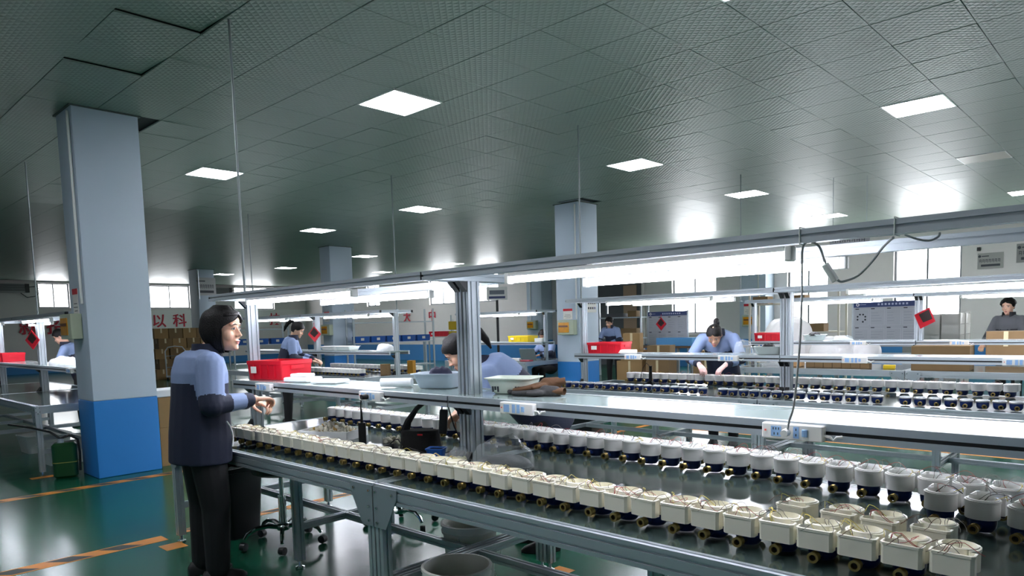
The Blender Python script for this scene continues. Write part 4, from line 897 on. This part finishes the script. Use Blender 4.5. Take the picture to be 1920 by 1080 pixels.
# white bundles beyond the third row
for x, y, z, rx, ry, h, sd, lab in ((12.6, 5.05, .78, .5, .45, .62, 51, 'huge white plastic wrapped bundle beyond the third row'), (12.3, 4.15, .78, .35, .4, .3, 52, 'low white bundle of foam beyond the clear tub of cables'), (12.4, 3.7, .78, .3, .25, .22, 53, 'small white bundle left of the printed board')):
    heap(x, y, z, rx, ry, h, mat('white_film', 'f2f0ee', .35, bump=.5, bscale=14), 'white_bundle', lab, 'bundle', sd, rough=.2)
o = thing('packing_table', 'plain packing table beneath the white bundles beyond the third row', 'table', (12.5, 4.0, 0))
MB().box(-.6, .6, -1.6, 1.7, .74, .78).build('tabletop', alu2, o)
for x in (-.55, .55):
    for y in (-1.5, 1.6): MB().box(x-.025, x+.025, y-.025, y+.025, 0, .74).build('leg', alu2, o)
for k in range(3):
    for q in range(2):
        o = thing('wrapped_stack', 'film wrapped stack of white cases by the window, %s from left in the %s row' % (ordw(k+1), ('front', 'rear')[q]), 'stack', (15.6+q*.5, 3.75-k*.33, 0), 0, 'wrapped stacks by the window')
        for z in range(7): MB().box(-.2, .2, -.15, .15, .02+z*.2, .205+z*.2).build('case', mat('white_case', 'dcd8d2', .5) if (z+k) % 2 else mat('grey_case', 'c2bcb4', .5), o)
        mb = MB(); rbox(mb, -.21, .21, -.16, .16, .01, 1.43, .02); mb.build('wrap_film', mat('wrap_film', 'eeeae6', .2, alpha=.35), o)
# ------------------------------------------------------------------ printed boards, signs and wall lettering
def board(x, y, z0, w, h, rot, label, circ=True):
    o = thing('display_board', label, 'display board', (x, y, z0), rot)
    MB().box(-w/2, w/2, -.01, .01, 0, h).build('panel', mat('board_grey', 'a9adb4', .35), o)
    MB().box(-w/2, w/2, -.013, -.0105, h*.88, h).build('title_band', mat('board_blue', '2c3f72', .4), o)
    MB().lathe([(.03, -.015), (.03, -.0135)], 20, (-w*.43, 0, h*.94), 'y').build('round_emblem', white, o); MB().lathe([(.016, -.0165), (.016, -.0155)], 16, (-w*.43, 0, h*.94), 'y').build('emblem_core', mat('board_blue', '2c3f72', .4), o)
    for k in range(9): MB().box(-w*.12+k*.058*w/1.1, -w*.12+k*.058*w/1.1+.034, -.015, -.0135, h*.917, h*.96).build('title_glyph', mat('pale_print', 'b4bcd8', .5), o)
    MB().box(-w*.395, -w*.3, -.015, -.0135, h*.935, h*.945).build('name_print', mat('pale_print', 'b4bcd8', .5), o)
    for c in range(4):
        for r in range(2):
            x0 = -w*.48+c*w*.245; zb = h*(.06+.42*(1-r))
            f = MB()
            for q in ((x0, x0+w*.22, zb, zb+.003), (x0, x0+w*.22, zb+h*.34, zb+h*.34+.003), (x0, x0+.003, zb, zb+h*.34), (x0+w*.22-.003, x0+w*.22, zb, zb+h*.34)): f.box(q[0], q[1], -.0125, -.0105, q[2], q[3])
            f.build('frame_line', mat('frame_line', 'c4c8ce', .5), o)
            MB().box(x0+.015, x0+.08, -.0125, -.0105, zb+h*.355, zb+h*.375).build('heading_print', ink, o)
            if not (circ and c == 0 and r == 0):
                for k in range(4): MB().box(x0+.02, x0+w*random.uniform(.1, .2), -.0125, -.0105, zb+h*(.27-.06*k), zb+h*(.275-.06*k)).build('print_line', mat('faint_print', '7c828c', .6), o)
    if circ:
        for k in range(7):
            t = 2*math.pi*k/8-1.2; MB().lathe([(.017, -.013), (.017, -.0115)], 12, (-w*.37+.075*math.cos(t), 0, h*.64+.075*math.sin(t)), 'y').build('diagram_dot', ink, o)
    for s in (-1, 1): MB().box(s*(w/2+.01)-.015, s*(w/2+.01)+.015, -.015, .015, -z0, h+.02).build('stand_post', alu, o)
    return o
board(14.6, 4.0, .82, 1.15, .86, R_(-90), 'large grey printed board with blue title band standing by the window')
board(14.6, 8.7, .8, 1.05, .84, R_(-90), 'smaller grey printed board with blue title band left of the gloved woman', False)
def zone_sign(x, y, z, w, h, rot, label, dark='3f434a', base='a8a6a2'):
    o = thing('zone_sign', label, 'sign', (x, y, z), rot)
    MB().box(-w/2, w/2, -.012, 0, -h/2, h/2).build('plate', mat('plate_'+base, base, .5), o)
    d = mat('sign_'+dark, dark, .6)
    f = MB().lathe([(h*.09, -.0145), (h*.09, -.0125)], 6, (-w*.42, 0, h*.3), 'y').build('logo', d, o)
    MB().box(-w*.34, -w*.06, -.0145, -.0125, h*.27, h*.33).build('name_print', d, o)
    for k in range(7): 
        g = w*.12; x0 = -w*.43+k*g
        q = MB().box(x0, x0+g*.75, -.0145, -.0125, h*.06, h*.1); q.box(x0+g*.05, x0+g*.16, -.0145, -.0125, -h*.1, h*.06); q.box(x0+g*.55, x0+g*.7, -.0145, -.0125, -h*.12, h*.06); q.box(x0, x0+g*.75, -.0145, -.0125, -h*.03, 0); q.build('glyph', d, o)
    MB().box(-w*.36, w*.38, -.0145, -.0125, -h*.36, -h*.22).build('underline_bar', d, o)
    return o
zone_sign(19.49, 3.15, 2.6, .5, .36, R_(-90), 'grey zone sign on the white wall right of the large window')
zone_sign(19.49, 2.35, 2.72, .62, .42, R_(-90), 'grey zone sign on the white wall at the right edge', base='8f8d8c')
zone_sign(10.8, 24.79, 3.05, .66, .62, 0, 'zone sign on the far pillar above the bob-haired woman', base='b0b2b2')
zone_sign(12.2, 3.9, 2.65, .6, .3, R_(-60), 'grey zone sign hanging behind the lamp rail at upper right', base='97989a')
for q in bpy.data.objects:
    if q.get('label', '').startswith('grey zone sign hanging'):
        for s in (-.25, .25): MB().cyl((s, -.006, .15), (s, -.006, RZ-2.65-.002), .004, n=6).build('hanger', alu2, q)
o = thing('zone_sign', 'white zone sign on a black pole left of the middle pillar', 'sign', (13.6, 13.3, 0), R_(-45))
MB().cyl((0, 0, .015), (0, 0, 2.1), .035, n=10).build('pole', blkp, o); MB().box(-.28, .28, -.02, .02, 2.1, 2.45).build('plate', white, o); MB().box(-.22, .22, -.024, -.0205, 2.14, 2.2).build('blue_bar', mat('board_blue', '2c3f72', .4), o); MB().lathe([(.2, 0), (.2, .02), (.03, .03)], 18).build('base', blkp, o)
MB().box(-.2, .2, -.024, -.0205, 2.25, 2.36).build('print_line', mat('faint_print', '7c828c', .6), o)
o = thing('paper_poster', 'white printed sheet with small pictures on the middle pillar', 'poster', (10.78, 8.049, 1.74), 0)
MB().box(-.14, .14, -.004, 0, -.12, .12).build('sheet', paper, o)
for k in range(4):
    for r in range(2): MB().box(-.12+k*.064, -.08+k*.064, -.006, -.0045, .04-.1*r, .08-.1*r).build('picture_print', ink if (k, r) != (3, 1) else mat('board_blue', '2c3f72', .4), o)
redm = mat('red_lettering', 'c81c38', .5)
def glyph(ch, x, y, z, size, label, rot=0):
    cu = bpy.data.curves.new('glyph', 'FONT'); cu.body = ch; cu.size = size; cu.extrude = .012; cu.align_x = 'CENTER'; cu.offset = .012*size
    t = bpy.data.objects.new('tmp', cu); COL.objects.link(t); dg = bpy.context.evaluated_depsgraph_get(); me = bpy.data.meshes.new_from_object(t.evaluated_get(dg)); bpy.data.objects.remove(t)
    me.materials.clear(); me.materials.append(redm); me.name = 'wall_letter'
    return tag(put('wall_letter', me, None, (x, y, z), (math.pi/2, 0, rot)), label, 'lettering', 'red wall lettering')
tag(MB().box(11.7, 19.4, 32.97, 32.995, 1.65, 2.5).build('banner_board', white), 'long white banner board under the far windows', 'banner')
for ch, x, lab in (('以', 12.15, 'red character just right of the nearest pillar'), ('科', 13.05, 'red character left of the far pillar sign'), ('计', 16.6, 'red character above the near lamp rail left end'), ('技', 17.7, 'red character beside the far rack left of the bending woman')):
    glyph(ch, x, 32.95, 1.8, .62, lab)
for ch, x, lab in (('就', 7.25, 'large red character at the far left above the bench lamp'), ('招', 8.2, 'large red character behind the woman at the left edge')): glyph(ch, x, 32.97, 1.62, .75, lab)
for ch, y, lab in (('大', 24.6, 'red character above the blue bins on the far rack'), ('中', 22.9, 'red character right end above the blue bins')): 
    glyph(ch, 19.46, y, 1.72, .5, lab, -math.pi/2)
# wall heaters with cables
for x, lab in ((6.75, 'wall heater with a looping black cable at the upper left corner'), (14.9, 'wall heater beside the far pillar')):
    o = thing('wall_heater', lab, 'heater', (x, 32.99, 3.36))
    MB().box(-.55, .55, -.28, 0, -.17, .17).build('case', mat('heater_grey', '9a9c9c', .5), o)
    for k in range(5): MB().box(-.48, .4, -.29, -.281, -.1+.05*k, -.075+.05*k).build('louvre', mat('louvre_dark', '4a4c4e', .5), o)
    MB().box(.42, .56, -.295, -.281, -.17, .17).build('end_panel', blkp, o)
    MB().tube([(.56, -.14, .05), (.8, -.12, .08), (1.0, -.1, -.05), (.8, -.1, -.3), (.5, -.1, -.35), (.3, -.1, -.18)], .015, 6).build('cable', blk, o)
# red diamond ornaments on the uprights
def diamond(x, y, z, rot, label, s=1., tilt=0.):
    o = thing('diamond_ornament', label, 'ornament', (x, y, z), (0, tilt, rot), 'red diamond ornaments', s)
    MB().loft([[(a, d, b) for a, b in ((0, .11), (.1, 0), (0, -.11), (-.1, 0))] for d in (-.006, .006)]).build('red_card', red, o)
    MB().loft([[(a, d, b+.015) for a, b in ((0, .075), (.065, 0), (0, -.06), (-.065, 0))] for d in (-.009, -.0065)]).build('dark_figure', mat('figure_dark', '2c1a18', .6), o)
    MB().cyl((0, 0, .1), (0, 0, .16), .003, n=5).build('hanging_loop', red, o)
diamond(R3+.57, 2.34, 1.37, R_(-60), 'red diamond ornament on the upright before the large printed board', 1.3, .35)
diamond(14.57, 8.85, 1.35, R_(-90), 'red diamond ornament hanging before the smaller printed board', 1.4)
diamond(R1+.52, 10.64, 1.4, R_(-60), 'red diamond ornament on the upright of the left edge bench', 1.1)
diamond(R2+.52, 10.5, 1.36, R_(-60), 'red diamond ornament on the far bench upright right of the bending woman', 1.2)
diamond(R3+.52, 10.95, 1.4, R_(-60), 'red diamond ornament left of the yellow crate', 1.3)
# racks with blue bins
def rack(x, y, w, d, h, levels, rot, label, m=None, bins=None):
    o = thing('storage_rack', label, 'rack', (x, y, 0), rot); m = m or alu
    for a in (-w/2, w/2):
        for b in (-d/2, d/2): MB().box(a-.02, a+.02, b-.02, b+.02, 0, h).build('post', m, o)
    for z in levels: MB().box(-w/2+.0205, w/2-.0205, -d/2, d/2, z-.03, z).build('shelf', m, o)
    return o
rack(12.0, 15.9, 2.4, .5, 1.95, (.4, 1.05, 1.6), R_(-12), 'silver rack with blue bins right of the far pillar')
rack(10.1, 19.8, 1.6, .5, 1.9, (.5, 1.05, 1.5), R_(-10), 'silver rack with blue bins left of the bending ponytail woman')
def small_bin(x, y, z, rot, label, w=.42, d=.26, h=.17):
    o = thing('blue_bin', label, 'bin', (x, y, z), rot, 'blue bins on the far racks')
    Rb = lambda e, zz: [(a, b, zz) for a, b in rrect(-w/2+e, w/2-e, -d/2+e, d/2-e, .015, 2)]
    MB().loft([Rb(.012, 0), Rb(0, h), Rb(.008, h), Rb(.02, .01)]).build('shell', bluep, o); MB().box(-.05, .04, -d/2-.002, -d/2+.004, h*.35, h*.75).build('paper_label', paper, o)
for k in range(5):
    u = -.96+.46*k; small_bin(12.0+u*math.cos(R_(-12)), 15.8+u*math.sin(R_(-12)), 1.0505, R_(-12), 'blue bin, %s from left on the rack right of the far pillar' % ordw(k+1))
for k in range(3):
    u = -.5+.48*k; small_bin(10.1+u*math.cos(R_(-10)), 19.7+u*math.sin(R_(-10)), 1.0505, R_(-10), 'blue bin, %s from left on the rack behind the bending ponytail woman' % ordw(k+1))
for z, lab in ((1.28, 'upper'), (1.0, 'lower')):
    o = thing('yellow_bag', '%s yellow bag hanging at the end of the blue bin rack' % lab, 'bag', (13.6, 15.1, z+.05), R_(-30)); mb = MB(); rbox(mb, -.13, .13, -.03, .03, 0, .24, .03); mb.build('pouch', mat('dull_yellow', 'c8a818', .6), o); MB().cyl((0, 0, .24), (0, 0, .3), .01, n=6).build('hook', alu, o)
o = thing('pole_stand', 'silver pole carrying yellow bags beside the blue bin rack', 'stand', (13.6, 15.18, 0)); MB().cyl((0, 0, .01), (0, 0, 1.75), .02, n=8).build('pole', alu, o); MB().lathe([(.22, 0), (.22, .015), (.03, .03)], 16).build('base', alu2, o)
o = thing('side_table', 'small far table under the red crate left of the bending woman', 'table', (14.9, 17.2, 0), R_(-60))
MB().box(-.5, .5, -.3, .3, 1.08, 1.12).build('tabletop', white, o)
for a in (-.45, .45):
    for b in (-.25, .25): MB().box(a-.02, a+.02, b-.02, b+.02, 0, 1.08).build('leg', alu, o)
heap(R2+.66, 8.75, 1.0865, .12, .16, .1, whitefoam, 'white_cloth', 'white cloth heap on the far bench shelf', 'cloth', 61)
# cream rack by the window with cartons
rack(16.2, 6.3, 2.0, .5, 2.1, (.4, 1.1, 1.75), R_(-90), 'cream steel rack with cartons by the window', cream)
for k in range(4): carton(16.1, 7.05-.42*k, 1.1005 if k % 2 else 1.7505, .36, .3, .17, R_(-90), 'small carton, %s from left on the cream rack by the window' % ordw(k+1), card2, 'cartons on the cream rack', tapec=False)
# rear corner: doorway, rack, cartons on the floor and table
o = thing('metal_rack', 'grey rack with mixed goods right of the middle pillar', 'rack', (15.8, 11.4, 0), R_(-80))
for a in (-1.2, 0, 1.2):
    for b in (-.25, .25): MB().box(a-.02, a+.02, b-.02, b+.02, 0, 2.0).build('post', alu, o)
for z in (.5, 1.0, 1.55):
    for a in (-.6, .6): MB().box(a-.579, a+.579, -.25, .25, z-.03, z).build('shelf', alu2, o)
for k, (u, z, w, h, m) in enumerate(((-.8, 1.55, .4, .12, card), (-.3, 1.55, .3, .12, blkp), (.4, 1.55, .5, .1, grayc), (.9, 1.55, .25, .16, card2), (-.7, 1.0, .5, .22, grayc), (.2, 1.0, .3, .16, white), (.8, 1.0, .45, .25, card2))):
    block(15.8+u*math.cos(R_(-80)), 11.4+u*math.sin(R_(-80)), z+.0005, w, .3, h, R_(-80), m, 'goods_box', 'goods box, %s from left on the %s shelf of the grey rack' % (ordw(k % 4+1), 'upper' if z > 1.2 else 'lower'), 'box')
for k, (x, y, z, w, d, h, lab) in enumerate(((12.75, 8.4, 0, .6, .5, .6, 'large carton on the floor right of the middle pillar'), (12.75, 7.75, 0, .5, .45, .62, 'second carton on the floor right of the middle pillar'), (12.7, 8.35, .6, .5, .4, .22, 'wide carton on the floor cartons behind the red crate'), (12.75, 7.75, .62, .48, .42, .3, 'square carton on the floor cartons right of the red crate'), (12.7, 8.4, .82, .36, .3, .36, 'tall upright carton at the top behind the red crate'), (13.2, 6.95, 0, .5, .45, .8, 'tall carton beyond the middle bench left of the gloved woman'))):
    carton(x, y, z+.0005*k, w, d, h, R_(-84+3*k), lab, card2 if k % 2 else card, flap=False)
o = thing('assembly_table', 'long brown-edged table beyond the middle bench before the smaller board', 'table', (14.0, 7.9, 0), R_(-90))
MB().box(-1.4, 1.4, -.35, .35, .82, .86).build('tabletop', mat('brown_board', '6a5440', .6), o)
for a in (-1.3, 0, 1.3):
    for b in (-.3, .3): MB().box(a-.025, a+.025, b-.025, b+.025, 0, .82).build('leg', alu2, o)
block(14.0, 8.1, .861, .9, .3, .18, R_(-90), mat('blue_foam', '5aa0d8', .6), 'blue_case', 'pale blue case on the table before the smaller board', 'case')
# doorway in the window wall; a flat grey panel paints the dim side room
o = put('door_1', None); o['kind'] = 'structure'
MB().box(19.44, 19.498, 12.5, 14.3, 0, 2.75).build('dim_panel', mat('painted_dim_room', '5c5e62', .7), o); MB().box(19.4, 19.46, 12.42, 12.5, 0, 2.8).build('jamb', wallm, o); MB().box(19.4, 19.46, 14.3, 14.38, 0, 2.8).build('jamb', wallm, o); MB().box(19.41, 19.437, 12.7, 13.2, 0, 2.6).build('door_leaf', mat('tan_door', 'b0937c', .6), o)
# laptop and boxes on the bench left of the middle pillar
o = thing('laptop', 'open grey laptop on the bench left of the middle pillar', 'laptop', (R3+.45, 8.98, .7305), R_(100))
MB().box(-.17, .17, -.12, .12, 0, .018).build('keyboard_base', mat('laptop_grey', '8a9496', .4), o); MB().box(-.17, .17, -.006, .006, 0, .23).build('screen_lid', mat('laptop_lid', '6a7c7c', .4), o, (0, .12, .018), (R_(-18), 0, 0))
block(R3+.3, 9.25, .7305, .26, .16, .05, R_(-85), white, 'white_case', 'white case on the bench below the yellow crate', 'case')
block(R3+.2, 8.9, .7305, .24, .12, .03, R_(-88), mat('pill_red', 'b04a56', .5), 'red_tray', 'small red tray before the laptop', 'tray')
block(R3+.62, 8.92, 1.0865, .18, .12, .07, R_(-85), white, 'white_device', 'white device on the shelf left of the middle pillar', 'device')
block(R2+.6, 4.33, 1.0865, .22, .08, .04, R_(-85), white, 'white_case', 'flat white case right of the red crate on the middle bench shelf', 'case')
# gooseneck tool on the middle bench
o = thing('charging_stand', 'black stand with a thin wire between white meters on the middle bench', 'stand', (R2+.8, 4.16, .7295)); MB().lathe([(.06, 0), (.055, .02), (.02, .05), (.016, .2), (.02, .21)], 14).build('stand_body', blkp, o); MB().tube([(0, 0, .2), (.0, .05, .24), (0, .1, .18), (0, .13, .06)], .003, 5).build('thin_wire', blk, o)
# wall fan silhouettes: small black box on wall
block(19.46, 3.38, 2.84, .08, .06, .08, 0, blkp, 'wall_box', 'tiny black box on the wall above the zone sign', 'wall box', .004)
